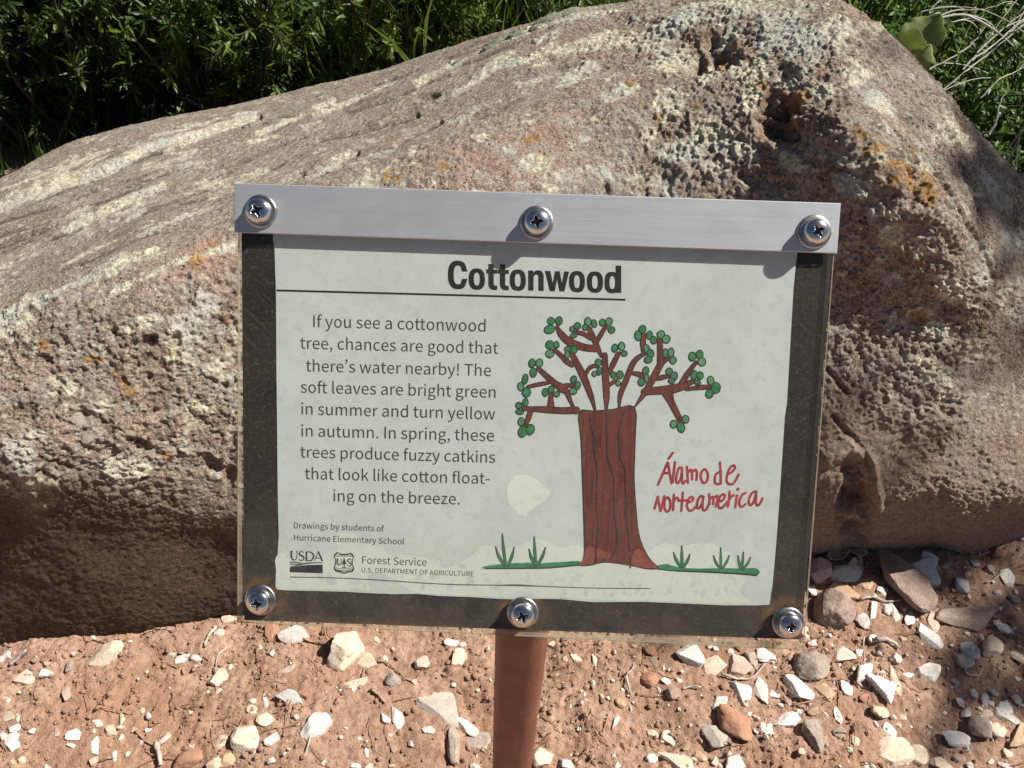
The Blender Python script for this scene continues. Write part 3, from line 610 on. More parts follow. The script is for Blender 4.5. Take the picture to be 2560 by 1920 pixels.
# screws: domed head with a cross recess, on a wide washer
def screw(cx, cy, base, rot, R=.0069, H=.0064, RW=.0092):
    q = MB(); nr, na = 30, 96
    def hgt(x, y):
        r = math.hypot(x, y); z = full(x, y)
        a = math.atan2(y, x) + rot; xr, yr = r * math.cos(a), r * math.sin(a)
        w_ = .00075; ln = .0034
        arm = min(max(abs(xr), abs(yr)), 9); th_ = min(abs(xr), abs(yr))
        wid = w_ + .0011 * max(0, 1 - arm / .0022)
        if arm < ln and th_ < wid: z -= .0034 * min(1.0, (ln - arm) / .0006) * min(1.0, (wid - th_) / .00025)
        return max(z, .0001)
    def full(x, y): rr2 = min(1.0, math.hypot(x, y) / R); return H * (.52 * math.sqrt(max(0.0, 1 - rr2 ** 2)) + .48 * min(1.0, (1 - rr2) / .06) ** .5 if rr2 < 1 else 0)
    V = [sw(cx, cy, base - .0014 - hgt(0, 0))]; inrec = [True]
    for i in range(1, nr + 1):
        r = R * math.sin(i / nr * math.pi / 2) if i < nr else R
        for j in range(na):
            a = j * 2 * math.pi / na; x, y = r * math.cos(a), r * math.sin(a); V.append(sw(cx + x, cy + y, base - .0014 - hgt(x, y)))
    Fc = [(0, 1 + (j + 1) % na, 1 + j) for j in range(na)]
    for i in range(nr - 1):
        for j in range(na): a, b = 1 + i * na + j, 1 + i * na + (j + 1) % na; Fc.append((a, b, b + na, a + na))
    V = np.array(V); rel = V - sw(cx, cy, base - .0014); depth = -(rel @ EZ); lx, ly = rel @ EX, rel @ EY
    rec = np.array([full(x, y) - d > .0009 for x, y, d in zip(lx, ly, depth)])
    nf = len(Fc); q.add(V, Fc)
    q.mi = [1 if all(rec[i] for i in f) else 0 for f in Fc]
    o = q.build('screw', [mst, mhole], sign, True, ROOT); o.location = (0, 0, 0)
    q = MB(); prof = [(.0055, .0014), (RW - .0012, .0013), (RW - .0004, .0010), (RW, .0004), (RW, -.00002)]; V = []
    for r, h in prof:
        for j in range(56): a = j * 2 * math.pi / 56; V.append(sw(cx + r * math.cos(a), cy + r * math.sin(a), base - h))
    Fc = []
    for i in range(len(prof) - 1):
        for j in range(56): a, b = i * 56 + j, i * 56 + (j + 1) % 56; Fc.append((a, b, b + 56, a + 56))
    q.add(np.array(V), Fc); wv = q.build('washer', mws, o, True, ROOT); wv.location = (0, 0, 0)
for (x, y), sc, rot in zip(SCP, SCREWS, (.45, .22, .55, .15, .38, .05)): screw(x, y, sc[2], rot)

# the paper sheet with slightly wavy edges
def pz(l, k, ox, oy): return [(ox + a / k, oy + b / k) for a, b in l]
edge_px = pz([(925, 1180), (935, 1330), (965, 1500)], 8.295, 570, 440) + [(690, 740), (691, 900), (693, 1090), (694, 1200), (695, 1270), (697, 1340), (693, 1400)] \
    + pz([(335, 1130), (333, 1215), (345, 1228), (400, 1234), (600, 1238), (800, 1243), (900, 1250), (1100, 1258), (1250, 1257), (1400, 1270), (1600, 1277), (1800, 1290), (1900, 1293)], 2.5925, 560, 1000) \
    + pz([(300, 1222), (400, 1224), (600, 1242), (900, 1240), (1150, 1250), (1400, 1262), (1600, 1262), (1680, 1258), (1700, 1130), (1715, 960), (1728, 800), (1745, 560), (1760, 330), (1775, 100)], 2.4578, 1240, 1000) \
    + pz([(1640, 1400), (1660, 1050), (1680, 700), (1697, 520), (1706, 460)], 2.4578, 1300, 440)
PAPER_EDGE = [sp(x, y, D_PAPER) for x, y in edge_px]
PAPER_EDGE[0][1] = .008; PAPER_EDGE.append(np.array([PAPER_EDGE[-1][0], .008]))
def fill(mb, loops, depth, mi=0):
    """fill polygons (with holes) given in panel coordinates, printed at a depth"""
    vl = [[Vector((p[0] * 100, p[1] * 100, 0)) for p in L_] for L_ in loops]
    tri = tessellate_polygon(vl); flat = [p for L_ in loops for p in L_]
    Fc = []
    for a, b, c_ in tri:
        (x0, y0), (x1, y1), (x2, y2) = flat[a][:2], flat[b][:2], flat[c_][:2]
        Fc.append((a, b, c_) if (x1 - x0) * (y2 - y0) - (x2 - x0) * (y1 - y0) < 0 else (a, c_, b))
    mb.add(np.array([sw(p[0], p[1], depth) for p in flat]), Fc, mi)
q = MB(); fill(q, [PAPER_EDGE], D_PAPER); paper = q.build('paper_sheet', mpap, sign, False, ROOT); paper.location = (0, 0, 0)
def art(name, mb, mats):
    o = mb.build(name, mats, paper, False, ROOT); o.location = (0, 0, 0); return o
LAY = [0]
def lay(): LAY[0] += 1; return D_PAPER - .00004 - .00000015 * LAY[0]
def px_loop(l, k, ox, oy): return [sp(x, y, D_PAPER) for x, y in pz(l, k, ox, oy)]
def dense(l, n=4, closed=True, seed=0, amp=0.0):
    """Catmull-Rom resample with a little hand wobble"""
    A = np.array(l, float); A = np.vstack([A[-1:], A, A[:2]]) if closed else np.vstack([2 * A[:1] - A[1:2], A, 2 * A[-1:] - A[-2:-1]])
    out = []; r = random.Random(seed)
    for i in range(1, len(A) - 2):
        for k in range(n):
            s = k / n; p0, p1, p2, p3 = A[i - 1:i + 3]
            p = .5 * (2 * p1 + (p2 - p0) * s + (2 * p0 - 5 * p1 + 4 * p2 - p3) * s * s + (3 * p1 - p0 - 3 * p2 + p3) * s ** 3)
            out.append((p[0] + r.uniform(-amp, amp), p[1] + r.uniform(-amp, amp)))
    if not closed: out.append(tuple(A[-2]))
    return out
def stroke(mb, l, wds, k, ox, oy, mi=0, n=4, cap_=True, depth=None):
    """round brush stroke along a path in zoom coordinates, width per point"""
    P_ = np.array(dense(l, n, False) if len(l) > 2 else [np.array(l[0]) * (1 - s) + np.array(l[1]) * s for s in np.linspace(0, 1, 6)], float)
    wd = np.interp(np.linspace(0, 1, len(P_)), np.linspace(0, 1, len(wds)), wds) / 2 if hasattr(wds, '__len__') else np.full(len(P_), wds / 2)
    T = np.gradient(P_, axis=0); T /= np.linalg.norm(T, axis=1)[:, None] + 1e-9; Nn = np.stack([-T[:, 1], T[:, 0]], 1)
    d = lay() if depth is None else depth
    V = []; Fc = []
    for a, b in zip(P_ + Nn * wd[:, None], P_ - Nn * wd[:, None]): V += [a, b]
    for i in range(len(P_) - 1): Fc.append((2 * i, 2 * i + 1, 2 * i + 3, 2 * i + 2))
    VV = [sw(*sp(ox + x / k, oy + y / k, D_PAPER), d) for x, y in V]; mb.add(np.array(VV), Fc, mi)
    if cap_:
        for e, r0 in ((P_[0], wd[0]), (P_[-1], wd[-1])):
            d2 = lay() if depth is None else depth
            C_ = [sw(*sp(ox + (e[0] + r0 * math.cos(a)) / k, oy + (e[1] + r0 * math.sin(a)) / k, D_PAPER), d2) for a in np.linspace(0, 2 * math.pi, 14, endpoint=False)]
            mb.add(np.array(C_), [tuple(range(14))], mi)
def ell(cx, cy, rx, ry, rot=0, n=22, seed=0, amp=0):
    r = random.Random(seed); a = math.radians(rot); o = []
    for i in range(n):
        t_ = i * 2 * math.pi / n; k = 1 + r.uniform(-amp, amp); x, y = rx * k * math.cos(t_), ry * k * math.sin(t_); o.append((cx + x * math.cos(a) - y * math.sin(a), cy + x * math.sin(a) + y * math.cos(a)))
    return o

# damp / dried areas of the paper
q = MB()
fl = dense([(310, 310), (350, 302), (400, 305), (470, 350), (520, 390), (552, 430), (530, 470), (480, 510), (440, 540), (400, 560), (385, 592), (330, 590), (310, 560), (270, 520), (250, 450), (255, 370)], 4, True, 3, 4)
fill(q, [px_loop(fl, 2.8359, 1180, 1080)], lay()); art('flaked_patch', q, mflk)
band = pz([(335, 1020), (380, 995), (430, 1045), (520, 1075), (640, 1000), (735, 965), (712, 905), (750, 862), (830, 868), (900, 900), (960, 935), (1010, 945), (1060, 990), (1130, 1002), (1220, 1008), (1330, 1030), (1400, 1090), (1480, 1075), (1600, 1010), (1660, 948), (1740, 945), (1790, 962)], 2.5925, 560, 1000) \
    + pz([(120, 900), (198, 872), (260, 855), (340, 882), (400, 910), (480, 892), (535, 905), (700, 930), (900, 945), (985, 900), (1050, 880), (1120, 903), (1200, 886), (1320, 880), (1390, 925), (1450, 945), (1480, 1030), (1530, 1100), (1500, 1180), (1570, 1245), (1400, 1252), (1150, 1240), (900, 1232), (600, 1230), (400, 1216), (300, 1214)], 2.4578, 1240, 1000) \
    + pz([(1880, 1284), (1600, 1268), (1400, 1260), (1250, 1248), (1150, 1200), (1080, 1150), (960, 1120), (930, 1180), (950, 1235), (900, 1240), (830, 1210), (800, 1232), (600, 1230), (400, 1226), (345, 1220), (338, 1150)], 2.5925, 560, 1000)
band = dense(band, 4, True, 5, 1.1)
q = MB(); fill(q, [[sp(x, y, D_PAPER) for x, y in band]], lay()); art('water_stain', q, mdry)
q = MB(); rs = random.Random(21)
for k in range(120):
    u = rs.random(); x = 760 + u * 1120; yb_ = 1448 + (x - 700) / 1200 * 32; y = yb_ + rs.gauss(0, 22)
    if y > 1470 + (x - 700) / 1220 * 26: continue
    r = rs.choice([2, 2.5, 3, 4, 6, 8, 10]) ; fill(q, [[sp(a, b, D_PAPER) for a, b in ell(x, y, r * rs.uniform(.8, 1.5), r * rs.uniform(.6, 1), rs.uniform(0, 180), 12, k, .2)]], lay())
art('damp_spots', q, mspot)

# heading
q = MB(); KT = (4.096, 1080, 620)
def hx(u, v): return (u, 415 + (u - 160) * (45 / 1770) - v)     # baseline of the heading in zoom coordinates
def sup(cx, cy, rx, ry, e, a0, a1, n):
    o = []
    for a in np.linspace(a0, a1, n): c_, s_ = math.cos(a), math.sin(a); o.append((cx + rx * math.copysign(abs(c_) ** (2 / e), c_), cy + ry * math.copysign(abs(s_) ** (2 / e), s_)))
    return o
def hfill(*loops): fill(q, [px_loop([hx(*p) for p in L_], *KT) for L_ in loops], lay())
def h_o(x0, x1): cx = (x0 + x1) / 2; hfill(sup(cx, 104, (x1 - x0) / 2, 110, 2.5, 0, 2 * math.pi * 39 / 40, 40), sup(cx, 104, (x1 - x0) / 2 - 54, 66, 2.5, 0, 2 * math.pi * 39 / 40, 40))
D2 = math.pi / 180
oc_ = sup(264, 142, 101, 147, 2.5, 38 * D2, 322 * D2, 40); ic_ = sup(266, 142, 43, 96, 2.6, 322 * D2, 38 * D2, 34)
hfill([(362, 178), (362, 186)] + oc_[1:-1] + [(362, 100), (362, 104), (307, 104)] + ic_[2:-2] + [(307, 178)])
h_o(375, 543); h_o(795, 962); h_o(1402, 1567); h_o(1585, 1752)
def h_t(x0): hfill([(x0, 262), (x0 + 55, 262), (x0 + 55, 206), (x0 + 92, 206), (x0 + 92, 165), (x0 + 55, 165), (x0 + 55, 62), (x0 + 60, 46), (x0 + 76, 42), (x0 + 92, 44), (x0 + 92, 0), (x0 + 70, -4), (x0 + 42, -2), (x0 + 18, 10), (x0 + 4, 30), (x0, 60), (x0, 165), (x0 - 22, 165), (x0 - 22, 206), (x0, 206)])
h_t(577); h_t(695)
hfill([(985, 0), (985, 206), (1037, 206), (1038, 184), (1054, 202), (1078, 211), (1104, 210), (1126, 200), (1139, 180), (1144, 150), (1144, 0), (1089, 0), (1089, 138), (1086, 156), (1076, 165), (1060, 164), (1046, 154), (1040, 138), (1040, 0)])
hfill([(1155, 206), (1212, 206), (1238, 84), (1258, 206), (1308, 206), (1330, 84), (1352, 206), (1405, 206), (1356, 0), (1304, 0), (1281, 120), (1258, 0), (1206, 0)])
hfill(sup(1842, 104, 76, 110, 2.6, 0, 2 * math.pi * 39 / 40, 40), sup(1846, 104, 22 + 6, 66, 2.4, 0, 2 * math.pi * 39 / 40, 40)); hfill([(1880, 0), (1938, 0), (1938, 280), (1880, 280)])
fill(q, [px_loop([(-1592, 424), (0, 466), (1982, 520), (1982, 540), (0, 486), (-1592, 444)], *KT)], lay())
art('heading', q, mink)

# lettering from stored outlines
GLY, GLB = json.loads('''[{" ":[78,[]],"!":[113,[[46,77,68,77,72,226,72,262,40,262,41,226],[56,-5,68,-1,76,7,79,20,76,32,68,41,56,44,45,41,36,32,33,20,36,7,45,-1]]],",":[97,[[26,-67,54,-49,71,-24,77,7,74,27,65,40,50,44,38,41,30,34,26,22,30,10,38,2,50,-1,54,0,49,-20,37,-36,19,-48]]],"-":[121,[[16,86,106,86,106,110,16,110]]],".":[97,[[49,-5,60,-1,69,7,72,20,69,32,60,41,49,44,37,41,29,32,26,20,29,7,37,-1]]],"A":[213,[[1,0,34,0,59,78,153,78,177,0,211,0,124,257,88,257],[67,104,79,144,88,172,97,201,105,230,106,230,115,201,123,172,132,144,145,104]]],"C":[223,[[132,-5,163,0,189,12,211,32,193,53,176,37,156,27,133,24,91,37,63,73,54,129,64,185,92,220,134,233,155,230,172,221,187,209,204,230,187,245,163,257,134,261,76,245,35,200,20,128,35,57,75,11]]],"D":[241,[[35,0,101,0,166,15,206,60,220,129,206,199,166,242,99,257,35,257],[68,27,68,230,97,230,147,219,177,184,187,129,177,74,147,39,97,27]]],"E":[206,[[35,0,187,0,187,28,68,28,68,121,165,121,165,149,68,149,68,229,183,229,183,257,35,257]]],"F":[193,[[35,0,68,0,68,115,166,115,166,143,68,143,68,229,183,229,183,257,35,257]]],"G":[241,[[136,-5,168,-1,195,10,215,25,215,133,131,133,131,106,186,106,186,39,173,31,157,26,139,24,93,37,64,73,54,129,64,185,94,220,139,233,162,230,180,221,194,209,212,230,194,245,170,256,138,261,77,245,36,200,20,128,35,57,76,11]]],"I":[103,[[35,0,68,0,68,257,35,257]]],"L":[190,[[35,0,180,0,180,28,68,28,68,257,35,257]]],"M":[284,[[35,0,64,0,64,142,64,167,62,193,60,218,62,218,82,159,131,26,153,26,201,159,222,218,223,218,221,193,220,167,219,142,219,0,249,0,249,257,210,257,161,119,155,102,149,84,143,66,142,66,136,84,130,102,123,119,74,257,35,257]]],"N":[253,[[35,0,66,0,66,135,65,162,64,189,62,215,63,215,91,162,185,0,218,0,218,257,187,257,187,123,188,96,189,69,192,42,190,42,162,95,68,257,35,257]]],"O":[260,[[130,-5,187,12,225,58,239,129,225,200,187,245,130,261,73,245,34,200,20,129,34,58,73,12],[130,24,90,37,63,73,54,129,63,185,90,220,130,233,170,220,197,185,206,129,197,73,170,37]]],"P":[222,[[35,0,68,0,68,102,110,102,160,111,192,137,204,181,192,226,159,250,109,257,35,257],[68,129,68,230,104,230,142,226,165,211,172,181,165,151,143,134,106,129]]],"R":[222,[[68,135,68,230,111,230,145,226,166,212,173,185,166,157,145,140,111,135],[176,0,213,0,147,112,178,126,198,150,205,185,194,227,162,250,116,257,35,257,35,0,68,0,68,109,114,109]]],"S":[209,[[106,-5,153,5,183,31,194,68,187,100,168,122,141,137,104,153,84,162,68,175,62,196,68,215,84,228,110,233,132,230,151,222,168,209,185,230,164,246,139,257,110,261,68,252,39,228,29,193,37,162,57,141,81,127,118,111,140,101,155,87,161,65,154,44,136,29,107,24,81,28,57,39,36,56,17,33,42,13,72,0]]],"T":[210,[[89,0,121,0,121,229,199,229,199,257,11,257,11,229,89,229]]],"U":[252,[[126,-5,173,6,206,41,218,106,218,257,187,257,187,105,179,57,157,31,126,24,96,31,75,57,67,105,67,257,34,257,34,106,47,41,79,6]]],"a":[197,[[76,-5,99,-1,120,9,139,23,140,23,143,0,169,0,169,117,162,158,141,185,103,195,74,191,49,182,29,170,41,148,58,158,77,165,98,168,122,161,134,144,137,120,71,107,33,84,21,49,28,20,47,2],[85,21,68,24,56,34,51,51,59,73,87,89,137,99,137,46,120,32,103,24]]],"b":[216,[[116,-5,157,8,187,42,199,98,190,149,164,183,123,195,102,191,82,182,63,168,64,202,64,279,32,279,32,0,58,0,61,20,62,20,79,7,98,-2],[111,22,97,24,81,30,64,42,64,142,82,156,99,165,115,168,144,159,160,135,165,98,158,57,139,31]]],"c":[179,[[107,-5,129,-2,150,7,169,19,155,41,142,31,127,25,110,22,79,31,59,57,51,95,59,133,80,159,111,168,125,166,137,160,149,152,165,173,150,184,132,192,110,195,64,183,31,149,18,95,30,41,62,7]]],"d":[217,[[97,-5,119,-1,138,9,155,22,156,22,159,0,185,0,185,279,153,279,153,206,154,173,138,185,121,192,101,195,60,183,30,148,19,95,28,41,55,7],[104,22,76,31,58,56,51,95,59,133,79,159,106,168,122,166,137,160,153,148,153,48,137,34,121,25]]],"e":[194,[[109,-5,133,-2,154,5,172,15,160,36,146,28,130,23,113,21,81,29,59,52,50,88,178,88,179,93,179,99,179,106,170,153,145,184,103,195,62,183,31,148,18,95,31,41,63,7],[49,110,59,142,79,163,104,169,129,163,146,143,151,110]]],"f":[114,[[12,164,37,164,37,0,69,0,69,164,110,164,110,190,69,190,69,220,72,241,81,253,96,258,103,257,110,255,118,252,125,277,115,280,104,282,93,283,62,276,43,254,37,221,37,190,12,188]]],"g":[197,[[96,-88,147,-78,181,-54,193,-22,185,4,163,19,126,23,89,23,69,26,59,33,56,44,57,53,62,61,68,67,77,63,86,61,96,60,131,68,156,91,166,126,164,142,158,155,150,166,189,166,189,190,123,190,115,193,106,194,96,195,61,187,35,163,25,127,29,106,38,89,50,76,50,75,40,66,32,54,29,39,31,26,37,15,46,8,46,6,31,-6,21,-21,18,-37,28,-64,55,-82],[96,82,76,87,61,103,56,127,61,151,76,166,96,172,117,166,131,151,137,127,131,103,116,87],[101,-65,71,-61,52,-50,46,-32,48,-21,54,-10,65,0,74,-2,82,-3,90,-3,123,-3,144,-5,157,-13,161,-27,154,-46,133,-60]]],"h":[213,[[32,0,64,0,64,138,82,154,98,164,116,167,137,162,149,145,152,116,152,0,184,0,184,120,178,161,159,186,126,195,102,191,81,179,63,163,64,202,64,279,32,279]]],"i":[96,[[32,0,64,0,64,190,32,190],[48,229,59,232,67,239,70,251,67,262,59,269,48,271,37,269,30,262,27,251,30,239,37,232]]],"k":[193,[[32,0,64,0,64,50,99,92,155,0,190,0,118,113,181,190,146,190,65,90,64,90,64,279,32,279]]],"l":[99,[[66,-5,74,-4,79,-3,84,-2,80,23,77,22,75,22,73,22,69,23,66,28,64,36,64,279,32,279,32,38,36,15,47,0]]],"m":[324,[[32,0,64,0,64,138,81,154,97,164,112,167,132,162,144,145,147,116,147,0,179,0,179,138,196,154,212,164,227,167,247,162,259,145,263,116,263,0,294,0,294,120,288,161,269,186,237,195,215,190,194,178,174,159,164,178,146,191,121,195,100,191,80,179,62,162,58,190,32,190]]],"n":[214,[[32,0,64,0,64,138,82,154,98,164,116,167,137,162,149,145,152,116,152,0,184,0,184,120,178,161,159,186,126,195,102,191,81,179,62,162,58,190,32,190]]],"o":[212,[[106,-5,150,7,182,41,194,95,182,149,150,183,106,195,63,183,31,149,18,95,31,41,63,7],[106,22,77,31,58,57,51,95,58,133,77,159,106,168,135,159,154,133,161,95,154,57,135,31]]],"p":[217,[[32,-80,64,-80,64,-16,63,18,81,5,98,-2,116,-5,157,8,187,42,199,98,190,149,164,183,123,195,101,191,81,181,62,168,58,190,32,190],[111,22,97,24,81,30,64,42,64,142,82,156,99,165,115,168,144,159,160,135,165,98,158,57,139,31]]],"r":[136,[[32,0,64,0,64,122,79,148,95,162,112,166,119,166,125,165,131,163,137,191,131,193,124,195,116,195,96,190,78,176,62,155,58,190,32,190]]],"s":[164,[[82,-5,120,3,143,24,151,52,142,81,120,98,93,110,73,118,58,128,52,143,56,156,68,166,88,170,103,168,117,162,131,153,146,173,130,184,110,192,87,195,52,188,29,168,22,141,30,115,51,97,77,86,98,78,114,66,120,50,116,35,104,24,83,20,62,23,44,31,27,43,11,22,31,8,56,-1]]],"t":[132,[[92,-5,104,-4,116,-1,127,2,121,27,114,24,106,22,99,21,82,26,72,38,70,58,70,164,121,164,121,190,70,190,70,244,43,244,40,190,9,188,9,164,38,164,38,59,43,25,60,3]]],"u":[213,[[88,-5,112,0,132,12,151,30,152,30,154,0,181,0,181,190,149,190,149,55,132,37,115,26,97,23,77,28,65,45,62,74,62,190,29,190,29,70,36,29,55,4]]],"v":[182,[[73,0,111,0,178,190,146,190,110,82,105,63,99,44,93,26,91,26,85,44,79,63,74,82,38,190,5,190]]],"w":[281,[[62,0,99,0,126,102,131,120,135,138,139,157,141,157,145,138,150,120,154,103,181,0,220,0,272,190,241,190,213,80,209,62,205,45,202,27,200,27,195,45,191,62,187,80,157,190,126,190,96,80,92,62,87,45,83,27,82,27,78,45,74,62,70,80,42,190,9,190]]],"y":[182,[[35,-82,68,-73,91,-50,106,-16,178,190,147,190,112,85,107,67,102,49,97,31,95,31,89,49,82,67,76,85,38,190,5,190,81,0,77,-15,67,-36,53,-50,34,-56,29,-55,24,-54,19,-53,13,-78,19,-80,27,-81]]],"z":[166,[[12,0,156,0,156,26,53,26,153,173,153,190,23,190,23,164,112,164,12,17]]],"\\u2019":[350,[[17,210,24,196,45,211,62,233,68,262,64,279,54,291,40,295,27,292,19,283,16,272,19,261,27,253,39,250,42,250,45,251,48,253,44,237,33,222]]]},{" ":[78,[]],"D":[241,[[35,0,101,0,166,15,206,60,220,129,206,199,166,242,99,257,35,257],[68,27,68,230,97,230,147,219,177,184,187,129,177,74,147,39,97,27]]],"E":[206,[[35,0,187,0,187,28,68,28,68,121,165,121,165,149,68,149,68,229,183,229,183,257,35,257]]],"H":[255,[[35,0,68,0,68,121,187,121,187,0,220,0,220,257,187,257,187,149,68,149,68,257,35,257]]],"S":[209,[[106,-5,153,5,183,31,194,68,187,100,168,122,141,137,104,153,84,162,68,175,62,196,68,215,84,228,110,233,132,230,151,222,168,209,185,230,164,246,139,257,110,261,68,252,39,228,29,193,37,162,57,141,81,127,118,111,140,101,155,87,161,65,154,44,136,29,107,24,81,28,57,39,36,56,17,33,42,13,72,0]]],"a":[197,[[76,-5,99,-1,120,9,139,23,140,23,143,0,169,0,169,117,162,158,141,185,103,195,74,191,49,182,29,170,41,148,58,158,77,165,98,168,122,161,134,144,137,120,71,107,33,84,21,49,28,20,47,2],[85,21,68,24,56,34,51,51,59,73,87,89,137,99,137,46,120,32,103,24]]],"b":[216,[[116,-5,157,8,187,42,199,98,190,149,164,183,123,195,102,191,82,182,63,168,64,202,64,279,32,279,32,0,58,0,61,20,62,20,79,7,98,-2],[111,22,97,24,81,30,64,42,64,142,82,156,99,165,115,168,144,159,160,135,165,98,158,57,139,31]]],"c":[179,[[107,-5,129,-2,150,7,169,19,155,41,142,31,127,25,110,22,79,31,59,57,51,95,59,133,80,159,111,168,125,166,137,160,149,152,165,173,150,184,132,192,110,195,64,183,31,149,18,95,30,41,62,7]]],"d":[217,[[97,-5,119,-1,138,9,155,22,156,22,159,0,185,0,185,279,153,279,153,206,154,173,138,185,121,192,101,195,60,183,30,148,19,95,28,41,55,7],[104,22,76,31,58,56,51,95,59,133,79,159,106,168,122,166,137,160,153,148,153,48,137,34,121,25]]],"e":[194,[[109,-5,133,-2,154,5,172,15,160,36,146,28,130,23,113,21,81,29,59,52,50,88,178,88,179,93,179,99,179,106,170,153,145,184,103,195,62,183,31,148,18,95,31,41,63,7],[49,110,59,142,79,163,104,169,129,163,146,143,151,110]]],"f":[114,[[12,164,37,164,37,0,69,0,69,164,110,164,110,190,69,190,69,220,72,241,81,253,96,258,103,257,110,255,118,252,125,277,115,280,104,282,93,283,62,276,43,254,37,221,37,190,12,188]]],"g":[197,[[96,-88,147,-78,181,-54,193,-22,185,4,163,19,126,23,89,23,69,26,59,33,56,44,57,53,62,61,68,67,77,63,86,61,96,60,131,68,156,91,166,126,164,142,158,155,150,166,189,166,189,190,123,190,115,193,106,194,96,195,61,187,35,163,25,127,29,106,38,89,50,76,50,75,40,66,32,54,29,39,31,26,37,15,46,8,46,6,31,-6,21,-21,18,-37,28,-64,55,-82],[96,82,76,87,61,103,56,127,61,151,76,166,96,172,117,166,131,151,137,127,131,103,116,87],[101,-65,71,-61,52,-50,46,-32,48,-21,54,-10,65,0,74,-2,82,-3,90,-3,123,-3,144,-5,157,-13,161,-27,154,-46,133,-60]]],"h":[213,[[32,0,64,0,64,138,82,154,98,164,116,167,137,162,149,145,152,116,152,0,184,0,184,120,178,161,159,186,126,195,102,191,81,179,63,163,64,202,64,279,32,279]]],"i":[96,[[32,0,64,0,64,190,32,190],[48,229,59,232,67,239,70,251,67,262,59,269,48,271,37,269,30,262,27,251,30,239,37,232]]],"l":[99,[[66,-5,74,-4,79,-3,84,-2,80,23,77,22,75,22,73,22,69,23,66,28,64,36,64,279,32,279,32,38,36,15,47,0]]],"m":[324,[[32,0,64,0,64,138,81,154,97,164,112,167,132,162,144,145,147,116,147,0,179,0,179,138,196,154,212,164,227,167,247,162,259,145,263,116,263,0,294,0,294,120,288,161,269,186,237,195,215,190,194,178,174,159,164,178,146,191,121,195,100,191,80,179,62,162,58,190,32,190]]],"n":[214,[[32,0,64,0,64,138,82,154,98,164,116,167,137,162,149,145,152,116,152,0,184,0,184,120,178,161,159,186,126,195,102,191,81,179,62,162,58,190,32,190]]],"o":[212,[[106,-5,150,7,182,41,194,95,182,149,150,183,106,195,63,183,31,149,18,95,31,41,63,7],[106,22,77,31,58,57,51,95,58,133,77,159,106,168,135,159,154,133,161,95,154,57,135,31]]],"r":[136,[[32,0,64,0,64,122,79,148,95,162,112,166,119,166,125,165,131,163,137,191,131,193,124,195,116,195,96,190,78,176,62,155,58,190,32,190]]],"s":[164,[[82,-5,120,3,143,24,151,52,142,81,120,98,93,110,73,118,58,128,52,143,56,156,68,166,88,170,103,168,117,162,131,153,146,173,130,184,110,192,87,195,52,188,29,168,22,141,30,115,51,97,77,86,98,78,114,66,120,50,116,35,104,24,83,20,62,23,44,31,27,43,11,22,31,8,56,-1]]],"t":[132,[[92,-5,104,-4,116,-1,127,2,121,27,114,24,106,22,99,21,82,26,72,38,70,58,70,164,121,164,121,190,70,190,70,244,43,244,40,190,9,188,9,164,38,164,38,59,43,25,60,3]]],"u":[213,[[88,-5,112,0,132,12,151,30,152,30,154,0,181,0,181,190,149,190,149,55,132,37,115,26,97,23,77,28,65,45,62,74,62,190,29,190,29,70,36,29,55,4]]],"w":[281,[[62,0,99,0,126,102,131,120,135,138,139,157,141,157,145,138,150,120,154,103,181,0,220,0,272,190,241,190,213,80,209,62,205,45,202,27,200,27,195,45,191,62,187,80,157,190,126,190,96,80,92,62,87,45,83,27,82,27,78,45,74,62,70,80,42,190,9,190]]],"y":[182,[[35,-82,68,-73,91,-50,106,-16,178,190,147,190,112,85,107,67,102,49,97,31,95,31,89,49,82,67,76,85,38,190,5,190,81,0,77,-15,67,-36,53,-50,34,-56,29,-55,24,-54,19,-53,13,-78,19,-80,27,-81]]]}]''')
GLY['\u2019'] = [97, [[v + (250 if i % 2 else 0) for i, v in enumerate(c_)] for c_ in GLY[','][1]]]
def text(mb, s, G, p0, p1, size=None, bold=0.0, squash=1.0):
    """set a line so that its ink runs from p0 to p1 (panel coordinates of the baseline ends)"""
    x = 0; items = []
    for ch, nx in zip(s, s[1:] + ' '): adv, cont = G[ch]; items.append((x, cont)); x += adv - (14 if ch + nx == 'tt' else 8 if ch + nx == 'ft' else 0)
    xs = [ox + c_[i] for ox, ct in items for c_ in ct for i in range(0, len(c_), 2)]
    mn, mx = min(xs), max(xs); p0, p1 = np.array(p0), np.array(p1); e = (p1 - p0) / (mx - mn); k = np.linalg.norm(e); nrm = np.array([e[1], -e[0]]) * squash
    for ox, cont in items:
        if not cont: continue
        loops = [[p0 + e * (ox - mn + c_[i]) + nrm * c_[i + 1] for i in range(0, len(c_), 2)] for c_ in cont]
        bbs = [(min(c_[0::2]), min(c_[1::2]), max(c_[0::2]), max(c_[1::2])) for c_ in cont]
        inside = lambda a, b: a != b and bbs[a][0] > bbs[b][0] and bbs[a][1] > bbs[b][1] and bbs[a][2] < bbs[b][2] and bbs[a][3] < bbs[b][3]
        outs = [i for i in range(len(cont)) if not any(inside(i, j) for j in range(len(cont)))]
        for i in outs: fill(mb, [loops[i]] + [loops[j] for j in range(len(cont)) if inside(j, i)], lay())
    return k
z5 = lambda x, y: sp(580 + x / 2.765, 440 + y / 2.765, D_PAPER)
z7 = lambda x, y: sp(560 + x / 2.5925, 1000 + y / 2.5925, D_PAPER)
q = MB()
